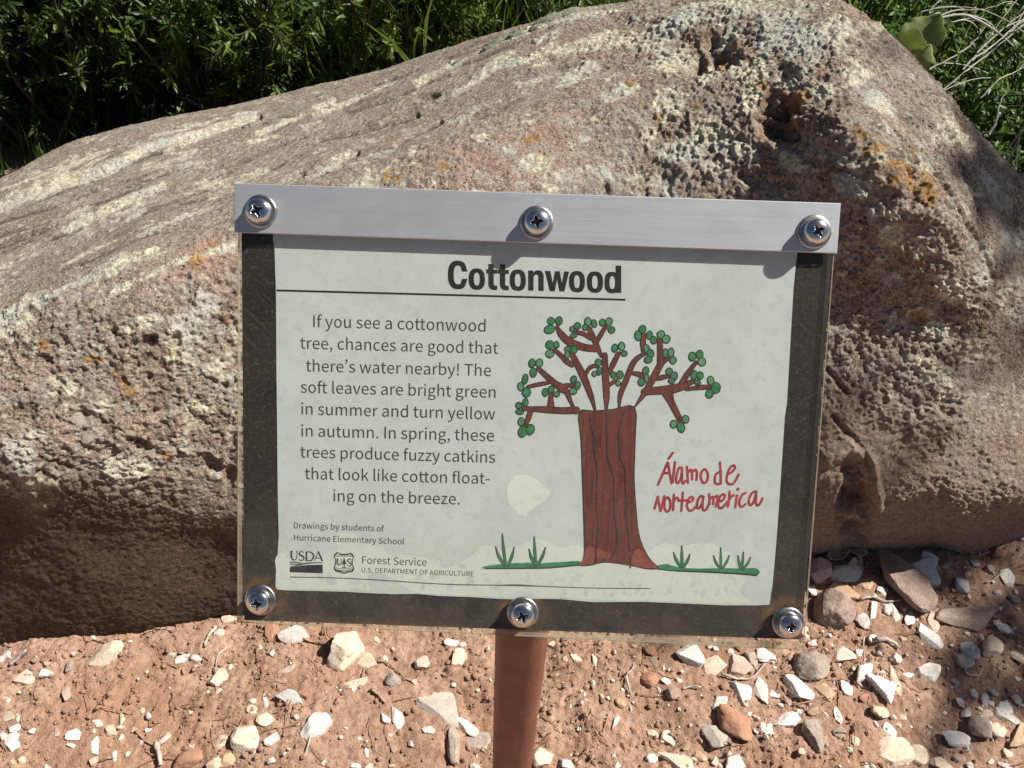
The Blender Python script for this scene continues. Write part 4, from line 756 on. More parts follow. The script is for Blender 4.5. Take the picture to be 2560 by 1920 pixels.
for s_, a, b in (("If you see a cottonwood", z5(562, 1044), z5(1752, 1076)), ("tree, chances are good that", z5(472, 1193), z5(1840, 1229)), ("there\u2019s water nearby! The", z5(512, 1350), z5(1790, 1383)), ("soft leaves are bright green", z5(475, 1497), z5(1822, 1533)),
                 ("in summer and turn yellow", z7(502, 93), z7(1757, 127)), ("in autumn. In spring, these", z7(502, 235), z7(1750, 267)), ("trees produce fuzzy catkins", z7(495, 372), z7(1757, 407)), ("that look like cotton float-", z7(525, 512), z7(1722, 544)), ("ing on the breeze.", z7(710, 656), z7(1528, 677))):
    text(q, s_, GLY, a, b)
art('body_text', q, mtxt)
za = lambda x, y: sp(700 + x / 4.254, 1290 + y / 4.254, D_PAPER)
q = MB(); text(q, "Drawings by students of", GLB, za(148, 129), za(1108, 165)); text(q, "Hurricane Elementary School", GLB, za(150, 258), za(1320, 302)); art('credit_text', q, mcrd)
q = MB(); text(q, "Forest Service", GLY, za(874, 504), za(1560, 530)); text(q, "U.S. DEPARTMENT OF AGRICULTURE", GLY, za(868, 598), za(2060, 641)); art('agency_text', q, mtxt)
# department mark: letters over a field
q = MB(); KA = (4.254, 700, 1290)
for l, wd in (([(122, 372), (122, 430), (132, 458), (152, 466), (172, 458), (180, 430), (182, 376)], [17, 16, 14, 10, 8, 7, 6]), ([(252, 388), (238, 378), (218, 378), (206, 394), (214, 414), (240, 426), (256, 444), (248, 464), (226, 472), (204, 462)], [8, 8, 9, 13, 16, 16, 13, 10, 8, 8]),
              ([(282, 380), (282, 474)], 16), ([(276, 380), (320, 382), (352, 402), (358, 430), (344, 462), (312, 474), (276, 473)], [8, 10, 14, 17, 14, 10, 8]), ([(368, 476), (412, 374)], [6, 7]), ([(408, 374), (452, 480)], [12, 18]), ([(384, 446), (434, 448)], 8), ([(110, 373), (138, 374)], 6), ([(172, 375), (192, 376)], 5)):
    stroke(q, l, wd, *KA, cap_=False)
fill(q, [px_loop([(105, 552), (160, 538), (230, 526), (320, 519), (455, 517), (455, 608), (105, 597)], *KA)], lay())
stroke(q, [(105, 545), (180, 526), (260, 508), (350, 500), (455, 500)], [10, 9, 7, 5, 4], *KA, cap_=False)
stroke(q, [(105, 489), (170, 491), (230, 501)], [11, 9, 4], *KA, cap_=False); stroke(q, [(105, 511), (160, 512), (215, 510), (300, 497), (455, 490)], [11, 9, 7, 5, 4], *KA, cap_=False)
art('department_emblem', q, mink)
# shield emblem
q = MB(); shp = [(605, 384), (640, 398), (682, 402), (724, 398), (758, 392), (788, 428), (774, 470), (776, 520), (790, 560), (768, 596), (726, 600), (682, 614), (640, 600), (590, 586), (572, 552), (584, 510), (588, 462), (572, 424)]
ctr = np.array((681, 496)); inn = [tuple(ctr + (np.array(p) - ctr) * .88) for p in shp]; in2 = [tuple(ctr + (np.array(p) - ctr) * .82) for p in shp]
fill(q, [px_loop(dense(shp, 4), *KA), px_loop(dense(inn, 4), *KA)], lay())
for l, wd in (([(612, 450), (612, 500), (622, 518), (642, 518), (650, 500), (652, 452)], [14, 14, 10, 8, 8, 7]), ([(756, 470), (740, 456), (722, 464), (722, 482), (748, 500), (756, 518), (742, 532), (718, 522)], [7, 8, 10, 12, 12, 11, 8, 7]), ([(683, 510), (683, 548)], 10), ([(658, 548), (708, 548)], 7),
              ([(600, 432), (640, 424), (682, 426), (730, 424), (764, 434)], 5), ([(606, 418), (640, 412), (682, 414), (726, 412), (758, 420)], 4), ([(592, 548), (640, 560), (690, 562), (740, 556), (770, 546)], 5), ([(590, 566), (630, 580), (690, 584), (740, 576), (772, 566)], 8)): stroke(q, l, wd, *KA, cap_=False)
fill(q, [px_loop([(683, 438), (692, 462), (688, 464), (700, 486), (694, 488), (712, 512), (654, 510), (672, 486), (666, 484), (678, 462), (674, 460)], *KA)], lay())
art('shield_emblem', q, mink)
q = MB(); stroke(q, [(428, 1147), (700, 1152), (1000, 1166), (1400, 1192), (1800, 1201), (2074, 1207)], 6, 2.5925, 560, 1000, cap_=False); stroke(q, [(0, 1138), (130, 1135), (300, 1145), (600, 1155), (945, 1158)], 5.5, 2.4578, 1240, 1000, cap_=False); art('pencil_line', q, mpen)
# red handwriting
q = MB(); KH = (6.144, 1600, 1100)
HW = [[(505, 195), (440, 285)], [(278, 685), (425, 345)], [(428, 345), (485, 662)], [(350, 510), (455, 505)], [(538, 340), (500, 655)], [(645, 425), (600, 430), (568, 520), (556, 630), (590, 655), (635, 560), (648, 430)], [(648, 500), (648, 640), (668, 668), (698, 625)], [(722, 408), (732, 540), (738, 655)], [(742, 500), (775, 455), (798, 480), (802, 605)], [(808, 490), (850, 455), (876, 500), (868, 612)],
      ell(990, 555, 55, 104, 0, 16) + [(1045, 555)], [(1230, 345), (1240, 500), (1242, 668)], [(1222, 490), (1165, 530), (1150, 640), (1190, 675), (1240, 665)], [(1350, 520), (1400, 500), (1458, 430), (1438, 388), (1385, 425), (1345, 520), (1332, 630), (1380, 680), (1445, 655), (1515, 532)],
      [(225, 1050), (275, 872)], [(275, 872), (315, 1085)], [(322, 1085), (375, 862)], ell(422, 990, 48, 108, 0, 16) + [(470, 990)], [(522, 835), (510, 1075)], [(522, 940), (552, 890), (582, 890), (592, 925)], [(660, 805), (636, 1085)], [(600, 930), (712, 925)],
      [(725, 960), (790, 940), (820, 895), (785, 872), (742, 920), (722, 1010), (755, 1080), (815, 1070), (850, 1025)], [(978, 870), (930, 862), (890, 930), (876, 1030), (910, 1045), (958, 960), (975, 872)], [(965, 940), (962, 1050), (985, 1080), (1022, 1060), (1052, 1000)], [(1062, 830), (1068, 900), (1066, 990)], [(1072, 910), (1110, 870), (1128, 900), (1126, 985)], [(1136, 890), (1180, 855), (1196, 890), (1168, 1020)],
      [(1200, 945), (1260, 930), (1305, 868), (1280, 832), (1230, 870), (1200, 970), (1215, 1035), (1258, 1042), (1315, 985), (1340, 945)], [(1375, 790), (1372, 900), (1352, 1018)], [(1374, 915), (1405, 862), (1440, 850)], [(1490, 850), (1465, 1028)], [(1620, 812), (1578, 835), (1540, 900), (1525, 980), (1562, 1024), (1620, 985)],
      [(1788, 790), (1738, 800), (1688, 870), (1672, 960), (1702, 1000), (1756, 930), (1788, 795)], [(1786, 860), (1780, 960), (1806, 1005), (1850, 965), (1882, 895)]]
for l in HW: stroke(q, l, 37, *KH, n=5)
fill(q, [px_loop(ell(1505, 755, 25, 24, 0, 16), *KH)], lay()); art('handwriting', q, mred)
# drawn tree
q = MB(); mgrf = flat_mat('faded_green_marker', (.115, .290, .145), .6, .35, 260); TM = [mout, mbrn, mbrl, mgrn, mgrt, mgrf]; KB = (3.8138, 1260, 780); KC = (2.4578, 1240, 1000); KG = (2.8359, 1180, 1080)
fill(q, [px_loop(dense([(95, 950), (250, 933), (400, 928), (560, 926), (760, 914), (740, 945), (640, 956), (400, 966), (95, 968)], 3, True, 1, 2), *KG)], lay(), 4)
fill(q, [px_loop(dense([(1310, 948), (1380, 936), (1450, 955), (1600, 968), (1900, 965), (2025, 970), (2025, 1012), (1900, 1003), (1700, 993), (1450, 983), (1330, 972)], 3, True, 2, 2), *KG)], lay(), 4)
stroke(q, [(93, 967), (250, 967), (400, 966), (560, 962), (760, 942)], 9, *KG, cap_=False); stroke(q, [(1320, 972), (1450, 984), (1700, 994), (1900, 1005), (2022, 1016)], [7, 9, 11, 12, 10], *KG, cap_=False)
for (bx_, by_), bl in (((245, 955), ((215, 718), (166, 810), (300, 812))), ((455, 948), ((441, 738), (403, 825), (521, 815))), ((1490, 962), ((1487, 803), (1428, 850), (1545, 863))), ((1765, 970), ((1763, 816), (1710, 872), (1825, 870))), ((1910, 978), ((1925, 848), (1886, 872), (1976, 884)))):
    for tx, ty in (bl[1], bl[2], bl[0]):
        mx_, my_ = (bx_ + tx) / 2 + (tx - bx_) * .18, (by_ + ty) / 2; sc_ = .8 if bx_ > 1700 else 1
        stroke(q, [(bx_ + (tx - bx_) * .1, by_), (mx_, my_), (tx, ty)], [20 * sc_, 24 * sc_, 7], *KG, mi=0, cap_=False)
        stroke(q, [(bx_ + (tx - bx_) * .1, by_ - 4), (mx_, my_), (tx + (bx_ - tx) * .12, ty + (by_ - ty) * .12)], [13 * sc_, 15 * sc_, 3], *KG, mi=4, cap_=False)
trunk = [(508, 72), (600, 64), (720, 54), (855, 41), (858, 250), (852, 480), (865, 680), (880, 820), (915, 920), (960, 990), (1005, 1035), (930, 1040), (830, 1020), (700, 1000), (640, 1003), (570, 1020), (490, 1015), (530, 985), (540, 900), (535, 700), (528, 480), (520, 250)]
fill(q, [px_loop(dense(trunk, 3), *KC)], lay(), 0)
ct = np.array((690, 560)); ti = [(p[0] + (7 if p[0] < 690 else -7) * (1 if abs(p[0] - 690) > 60 else .2), p[1] + (7 if p[1] < 560 else -7)) for p in trunk]
fill(q, [px_loop(dense(ti, 3), *KC)], lay(), 1)
for l in ([(548, 915), (600, 905), (604, 990), (560, 1010), (505, 1010), (540, 975)], [(622, 912), (680, 935), (706, 945), (700, 975), (650, 968), (622, 980)], [(838, 960), (850, 930), (880, 915), (905, 935), (950, 990), (990, 1028), (930, 1032), (836, 1012)]): fill(q, [px_loop(dense(l, 3, True, 4, 2), *KC)], lay(), 2)
for l in ([(575, 78), (580, 150), (600, 230), (600, 310), (615, 400), (618, 500), (612, 620), (625, 760), (615, 900), (612, 1000)], [(675, 62), (680, 200), (682, 350), (715, 450), (722, 560), (725, 700), (738, 800), (735, 900), (702, 982)], [(792, 52), (755, 200), (760, 350), (790, 430), (795, 560), (800, 700), (812, 830), (825, 1034)]): stroke(q, l, [7, 13, 10, 11, 9], *KC, cap_=False)
BR = [([(868, 930), (830, 800), (760, 620), (690, 480), (645, 390)], [14, 44, 62, 52, 40]), ([(650, 505), (600, 470), (540, 410), (480, 360)], [40, 46, 36, 28]), ([(785, 590), (810, 540), (850, 515), (885, 520)], [22, 34, 32, 22]),
      ([(975, 930), (978, 800), (968, 600), (962, 410)], [16, 52, 58, 44]), ([(930, 420), (890, 330), (850, 240), (815, 160)], [24, 40, 46, 40]), ([(880, 350), (760, 335), (620, 280), (545, 210), (505, 140)], [56, 60, 66, 56, 20]), ([(830, 250), (760, 210), (680, 190)], [34, 34, 30]), ([(880, 290), (920, 220), (970, 140)], [36, 38, 32]),
      ([(1000, 590), (1040, 500), (1085, 410), (1100, 390)], [18, 46, 40, 26]), ([(1000, 700), (1040, 670), (1075, 650)], [26, 32, 24]), ([(1098, 905), (1110, 790), (1160, 660), (1230, 490), (1300, 420), (1345, 405)], [12, 40, 48, 46, 36, 20]), ([(1200, 580), (1270, 590), (1330, 610)], [18, 40, 50]), ([(1330, 380), (1325, 300), (1332, 220)], [30, 48, 42]),
      ([(1255, 895), (1350, 760), (1440, 600), (1500, 490), (1570, 440)], [8, 50, 60, 52, 26]), ([(1485, 520), (1490, 400), (1485, 265)], [44, 50, 44]), ([(1440, 650), (1500, 625), (1570, 610)], [8, 42, 30]), ([(1340, 760), (1450, 750), (1600, 735), (1720, 700), (1810, 655)], [60, 66, 80, 66, 36]), ([(1690, 690), (1750, 590), (1830, 480)], [50, 46, 30]), ([(1740, 740), (1850, 720), (1970, 715)], [18, 40, 36]),
      ([(1560, 770), (1590, 850), (1640, 950), (1690, 1050)], [100, 60, 50, 46]), ([(690, 965), (640, 860), (590, 750), (520, 700)], [14, 26, 50, 60]), ([(560, 740), (440, 640), (330, 540)], [56, 50, 34]), ([(530, 720), (580, 700), (660, 700)], [20, 30, 36]), ([(440, 670), (330, 690), (230, 712)], [22, 34, 26]), ([(690, 935), (560, 940), (400, 930), (190, 920)], [62, 56, 56, 34]), ([(448, 900), (446, 840), (450, 770)], [60, 44, 26]), ([(250, 960), (230, 1020), (205, 1080)], [44, 44, 30])]
for l, wd in BR: stroke(q, l, [x + 11 for x in wd], *KB, mi=0)
for l, wd in BR: stroke(q, l, [max(4, x - 5) for x in wd], *KB, mi=1)
LV = [(436, 312, 40, 42), (500, 312, 28, 36), (437, 398, 42, 40), (612, 352, 36, 30), (670, 358, 34, 40), (604, 405, 26, 38), (450, 85, 36, 38), (525, 85, 34, 44), (435, 165, 54, 42), (650, 160, 24, 28), (702, 132, 34, 36), (665, 222, 36, 28), (800, 92, 34, 44), (773, 145, 26, 34), (860, 110, 28, 40), (938, 100, 30, 36), (1002, 92, 34, 42), (1025, 170, 36, 34), (1057, 345, 32, 42), (1122, 325, 34, 42), (1148, 395, 30, 30), (900, 480, 32, 38), (910, 565, 26, 40), (862, 590, 26, 28), (1043, 600, 28, 36), (1105, 598, 36, 40), (1090, 680, 26, 28),
      (1320, 165, 36, 42), (1278, 225, 34, 50), (1388, 220, 30, 42), (1497, 215, 38, 42), (1427, 268, 32, 40), (1548, 258, 40, 42), (1360, 350, 32, 44), (1398, 395, 34, 44), (1375, 455, 40, 34), (1538, 390, 26, 44), (1593, 385, 32, 46), (1612, 460, 34, 38), (1352, 560, 32, 42), (1360, 630, 24, 48), (1310, 668, 34, 40), (1575, 565, 34, 36), (1622, 610, 36, 44), (1600, 655, 34, 30), (1795, 425, 36, 46), (1865, 405, 36, 44), (1887, 475, 40, 42), (1815, 600, 34, 46), (1870, 605, 34, 40), (1846, 672, 32, 26), (1972, 655, 34, 46), (2018, 722, 48, 56), (1960, 780, 38, 44),
      (1732, 1022, 34, 40), (1618, 1068, 34, 40), (1688, 1100, 38, 52), (268, 488, 34, 44), (338, 486, 36, 42), (280, 578, 34, 46), (202, 640, 30, 52), (160, 710, 32, 42), (215, 765, 42, 48), (450, 738, 32, 36), (395, 765, 32, 40), (503, 782, 30, 30), (665, 640, 32, 36), (702, 700, 30, 42), (660, 755, 38, 34), (205, 862, 30, 42), (142, 890, 32, 34), (150, 952, 42, 26), (165, 1045, 32, 42), (178, 1140, 44, 56), (250, 1120, 42, 54)]
for k, (x, y, a, b) in enumerate(LV):
    rt = RND.uniform(-14, 14); fill(q, [px_loop(ell(x, y, a + 2, b + 2, rt, 20, k, .03), *KB)], lay(), 0); fill(q, [px_loop(ell(x, y, a - 8, b - 8, rt, 20, k, .04), *KB)], lay(), 5 if k % 7 in (2, 5) or 1540 < x < 1640 else 3)
art('tree_drawing', q, TM)

# ------------------------------------------------------------------ stones on the soil
def stone_mat(name, ca, cb, cc, speck=.0, sc=1.0):
    m, nt = newmat(name); t = NT(nt); c = obj_coord(t)
    oi = t.n('ShaderNodeObjectInfo').outputs['Random']
    a = t.noise(c, 60 * sc, 5, .6); b = t.noise(c, 260 * sc, 4, .7)
    col = t.mix(t.ramp(a, [(.35, 0.0), (.62, 1.0)]), ca, cb); col = t.mix(t.ramp(b, [(.34, .6), (.46, 0.0)]), col, cc)
    hs = t.n('ShaderNodeHueSaturation'); t.l(col, hs.inputs['Color']); t.l(t.math('ADD', t.math('MULTIPLY', oi, .30), .80), hs.inputs['Value']); col = hs.outputs[0]
    if speck: col = t.mix(t.ramp(t.noise(c, 700, 3, .7), [(.58, 0.0), (.68, speck)]), col, (.58, .53, .48)); col = t.mix(t.ramp(t.noise(c, 520, 3, .7), [(.34, speck), (.44, 0.0)]), col, (.06, .05, .045))
    sz = t.n('ShaderNodeSeparateXYZ'); t.l(c, sz.inputs[0]); dirt = t.math('MULTIPLY', t.ramp(t.math('ADD', t.math('MULTIPLY', sz.outputs[2], 70.0), t.math('MULTIPLY', t.math('SUBTRACT', b, .5), .9)), [(.06, 1.0), (.24, 0.0)]), .6)
    col = t.mix(dirt, col, (.38, .22, .145))
    t.out(t.bsdf(col, .88, 0, t.bump(t.math('ADD', a, t.math('MULTIPLY', b, .7)), .5, .0016), .25)); return m
SM = {'w': stone_mat('white_limestone', (.70, .65, .58), (.80, .77, .71), (.52, .43, .34)), 'p': stone_mat('pale_grey_limestone', (.50, .46, .43), (.62, .58, .54), (.38, .33, .29)),
      'c': stone_mat('cream_limestone', (.60, .47, .34), (.72, .60, .47), (.46, .31, .20)), 't': stone_mat('tan_sandstone', (.42, .28, .17), (.55, .39, .26), (.30, .18, .10)),
      'k': stone_mat('pinkish_limestone', (.55, .39, .31), (.66, .50, .41), (.42, .26, .19)), 'b': stone_mat('brown_sandstone', (.34, .175, .105), (.42, .235, .150), (.26, .12, .07)),
      'g': stone_mat('grey_slate', (.42, .36, .29), (.52, .46, .39), (.31, .25, .20)), 'r': stone_mat('speckled_rhyolite', (.29, .200, .150), (.42, .315, .255), (.19, .13, .10), .7),
      'd': stone_mat('dark_speckled_stone', (.30, .235, .185), (.42, .345, .28), (.20, .15, .12), .6)}
def stone_shape(rng, L, W_, H_, flat=True, rnd=False, kind=None):
    """convex chipped stone: an icosphere cut by random planes, then roughened"""
    V, Fc = ICO
    nrm = []; hh = []
    k = rng.integers(5, 8)
    an = np.sort(rng.uniform(0, 2 * math.pi, k)) if kind != 'tri' else np.array([.3, 2.3, 4.3]) + rng.uniform(-.2, .2, 3)
    if kind == 'round': k = 16; nr = rng.normal(size=(k, 3)); nr /= np.linalg.norm(nr, axis=1)[:, None]; nrm = list(nr); hh = list(rng.uniform(.80, .97, k))
    else:
        for a in an:
            e = rng.uniform(-.35, .5); v = np.array([math.cos(a), math.sin(a), e]); nrm.append(v / np.linalg.norm(v)); hh.append(rng.uniform(.55, .95) if kind != 'tri' else rng.uniform(.5, .62))
        tl = rng.normal(size=2) * .16; v = np.array([tl[0], tl[1], 1]); nrm.append(v / np.linalg.norm(v)); hh.append(rng.uniform(.42, .60)); nrm.append(np.array([0, 0, -1.])); hh.append(.6)
        for _ in range(rng.integers(1, 4)):
            a = rng.uniform(0, 2 * math.pi); v = np.array([math.cos(a), math.sin(a), rng.uniform(.7, 1.6)]); nrm.append(v / np.linalg.norm(v)); hh.append(rng.uniform(.55, .75))
    nrm = np.array(nrm); hh = np.array(hh); dt = V @ nrm.T
    rr = np.where(dt > .05, hh[None, :] / np.maximum(dt, .05), 9.0)
    p_ = 60.0 if kind != 'round' else 16.0
    r = (np.concatenate([rr, np.full((len(V), 1), 1.25)], 1) ** -p_).sum(1) ** (-1 / p_)
    Q = V * r[:, None]; so_ = rng.uniform(0, 50, 3)
    n1 = fbm(Q + so_, 2.6, 3, 5); n2 = vnoise(Q + so_, 9, 8)
    Q = Q * (1 + ((.05 if kind in ('round', 'lump') else .022) * n1 + .014 * n2)[:, None])
    ex = Q.max(0) - Q.min(0); Q = (Q - (Q.max(0) + Q.min(0)) / 2) / ex * np.array([L, W_, H_]); return Q
import bmesh
_b = bmesh.new(); bmesh.ops.create_icosphere(_b, subdivisions=4, radius=1.0); ICO4 = (np.array([v.co[:] for v in _b.verts]), np.array([[v.index for v in f.verts] for f in _b.faces])); _b.free()
_b = bmesh.new(); bmesh.ops.create_icosphere(_b, subdivisions=3, radius=1.0); ICO3 = (np.array([v.co[:] for v in _b.verts]), np.array([[v.index for v in f.verts] for f in _b.faces])); _b.free()
_b = bmesh.new(); bmesh.ops.create_icosphere(_b, subdivisions=1, radius=1.0); ICO1 = (np.array([v.co[:] for v in _b.verts]), np.array([[v.index for v in f.verts] for f in _b.faces])); _b.free()
ICO = ICO3
REG = {'1': (3.456, 0, 1480), '2': (3.456, 640, 1500), '3': (3.456, 1280, 1500), '4': (2.592, 1920, 1280)}
# region, centre, length, width, turn (degrees in the picture), stone, kind, own label
BIGS = [
 ('1', 900, 555, 390, 165, -36, 'c', 'lump', 'long tan wedge of stone below the shaded underside of the boulder'),
 ('1', 1620, 1440, 285, 150, -14, 'b', 'round', 'smooth tan-brown stone at the bottom edge, left of a big cream flake'),
 ('1', 2120, 1290, 310, 250, 70, 'c', 'slab', 'big cream stone flake at the lower left, near the bottom edge'),
 ('1', 1960, 1455, 150, 130, 0, 't', 'round', 'small orange-tan rounded stone just under the big cream flake'),
 ('1', 1895, 730, 210, 160, -10, 'c', 'slab', 'cream stone chip with a dry stem across it, left of the tan lump'),
 ('1', 225, 730, 165, 140, -55, 'k', 'slab', 'pink-white angular chip left of the long tan wedge'),
 ('2', 320, 290, 270, 150, -10, 'p', 'slab', 'pale grey flat stone tucked under the lower edge of the sign, left part'),
 ('2', 775, 435, 350, 300, -20, 'c', 'lump', 'big rough tan lump of stone under the sign, left of the post'),
 ('2', 965, 520, 170, 150, 10, 'c', 'slab', 'cream angular chip touching the right side of the tan lump'),
 ('2', 840, 725, 270, 85, -22, 'c', 'lump', 'long cream pebble lying below the tan lump'),
 ('2', 300, 840, 250, 120, 20, 'p', 'lump', 'jagged grey-white stone below and left of the tan lump'),
 ('2', 510, 1085, 310, 200, -32, 'p', 'lump', 'notched pale lump of stone at the lower left of the post'),
 ('2', 1590, 920, 400, 270, 20, 'g', 'tri', 'large grey triangular stone plate left of the post'),
 ('2', 1815, 1090, 240, 95, 26, 'w', 'lump', 'white oblong pebble just below the grey triangular plate'),
 ('2', 1705, 1250, 330, 120, 84, 'd', 'lump', 'dark brown grooved piece of stone beside the foot of the post'),
 ('2', 1915, 1225, 250, 180, -30, 'd', 'slab', 'weathered grey-brown stone between the dark grooved piece and the post'),
 ('2', 1760, 500, 165, 140, -60, 'c', 'slab', 'cream-orange square chip left of the top of the visible post'),
 ('2', 1440, 530, 150, 120, -70, 'g', 'slab', 'grey-tan chip midway between the tan lump and the post'),
 ('2', 1220, 1020, 220, 110, 80, 'p', 'slab', 'pale ridged chip standing left of the grey triangular plate'),
 ('2', 1180, 690, 140, 120, 0, 'd', 'round', 'grey sparkly pebble right of the long cream pebble'),
 ('3', 1530, 480, 230, 190, 0, 'w', 'lump', 'white stone half under the right lower edge of the sign'),
 ('3', 1740, 560, 195, 165, -25, 'c', 'slab', 'cream stone right of the white stone under the sign edge'),
 ('3', 1980, 570, 205, 170, 20, 'k', 'slab', 'pinkish cream stone, third in the row below the right end of the sign'),
 ('3', 1990, 780, 270, 150, 48, 'w', 'tri', 'white pointed flake above the smooth brown cobble'),
 ('3', 2145, 775, 240, 130, 78, 'w', 'slab', 'white oval flake right of the white pointed flake'),
 ('3', 1800, 880, 160, 130, -50, 'w', 'slab', 'white chip touching the upper left side of the smooth brown cobble'),
 ('3', 1925, 1065, 400, 230, 42, 'b', 'round', 'smooth reddish brown cobble right of the post'),
 ('3', 1780, 1180, 285, 210, 10, 'g', 'slab', 'grey stone plate leaning on the smooth brown cobble'),
 ('3', 1460, 1400, 420, 170, 35, 'c', 'tri', 'large cream pointed stone at the bottom edge right of the post'),
 ('3', 270, 1350, 200, 200, 0, 'c', 'slab', 'cream square-edged stone at the bottom edge touching the post'),
 ('3', 1915, 1400, 170, 150, -20, 'w', 'lump', 'white blocky stone at the bottom edge below the smooth brown cobble'),
 ('3', 1190, 690, 150, 130, 0, 'b', 'round', 'brown clod-like pebble right of the post'),
 ('3', 720, 540, 165, 62, 68, 'c', 'slab', 'thin cream chip standing on edge just right of the post'),
 ('4', 425, 645, 270, 245, 10, 'r', 'round', 'round rough brown cobble beside the lower right corner of the sign'),
 ('4', 865, 415, 560, 185, 56, 'r', 'slab', 'long flat pinkish brown slab leaning against the right foot of the boulder'),
 ('4', 1310, 685, 400, 180, -16, 'r', 'slab', 'flat brown slab of the boulder rock lying right of the long slab'),
 ('4', 1030, 400, 220, 150, 50, 'p', 'slab', 'grey-white oval flake right of the long flat slab'),
 ('4', 1065, 305, 165, 85, 40, 'w', 'slab', 'white chip at the foot of the boulder above the grey-white oval flake'),
 ('4', 500, 405, 190, 150, -30, 'w', 'slab', 'white stone above the round rough cobble'),
 ('4', 335, 385, 160, 130, 70, 'k', 'lump', 'pinkish cream stone at the right edge of the sign, under the boulder'),
 ('4', 500, 510, 210, 75, 20, 't', 'slab', 'flat orange-brown stone resting behind the round rough cobble'),
 ('4', 1050, 800, 220, 100, 40, 'w', 'slab', 'white chip with a dark shadow between the two brown slabs'),
 ('4', 1075, 715, 125, 90, -70, 'k', 'slab', 'tan-pink chip touching the left end of the flat brown slab'),
 ('4', 1450, 870, 150, 135, 10, 'c', 'lump', 'cream-yellow block below the flat brown slab'),
 ('4', 1320, 900, 150, 95, 50, 'p', 'slab', 'grey-white chip left of the cream-yellow block'),
 ('4', 1262, 955, 140, 95, 45, 'g', 'slab', 'grey-tan chip, lower left neighbour of the grey-white chip'),
 ('4', 265, 1005, 250, 185, 5, 'd', 'round', 'flat brownish grey stone under the lower right corner of the sign'),
 ('4', 475, 920, 165, 125, -25, 'k', 'slab', 'tan-pink block right of the flat brownish grey stone'),
 ('4', 195, 1140, 230, 120, 35, 'w', 'slab', 'white wedge below the flat brownish grey stone'),
 ('4', 365, 1150, 150, 80, 38, 't', 'slab', 'tan oblong chip right of the white wedge'),
 ('4', 625, 1035, 150, 100, -65, 'w', 'slab', 'white upright chip in the cluster of white flakes on the right'),
 ('4', 745, 1115, 240, 120, 40, 'w', 'tri', 'largest white flake of the cluster on the right'),
 ('4', 825, 1090, 210, 60, 72, 'c', 'slab', 'thin yellowish flake at the right side of the white cluster'),
 ('4', 1040, 1030, 170, 105, 15, 'w', 'slab', 'white flat stone right of the white cluster'),
 ('4', 300, 1450, 230, 125, 75, 'd', 'lump', 'grey speckled upright stone at the lower right'),
 ('4', 820, 1550, 270, 180, 35, 'c', 'slab', 'big cream stone near the bottom edge at the right'),
 ('4', 990, 1570, 140, 110, 75, 'c', 'slab', 'cream-yellow chip touching the big cream stone on the right'),
 ('4', 120, 1350, 160, 95, -12, 'w', 'lump', 'white curled chip right of the smooth brown cobble'),
 ('4', 1215, 1475, 205, 85, 10, 'p', 'lump', 'pale oblong stone at the lower right, in the shade'),
 ('4', 1365, 1390, 155, 120, 10, 'd', 'round', 'grey-tan rounded stone at the far lower right'),
 ('4', 1490, 1400, 130, 100, 45, 'c', 'slab', 'cream chip right of the grey-tan rounded stone'),
 ('4', 1560, 1320, 220, 80, 30, 'p', 'slab', 'long pale flake at the right edge above the cream chip'),
 ('4', 1640, 1450, 170, 80, -70, 't', 'slab', 'tan stone cut by the right edge of the picture'),
 ('4', 1140, 1630, 190, 80, 15, 'c', 'slab', 'cream stone cut by the bottom edge at the right'),
]
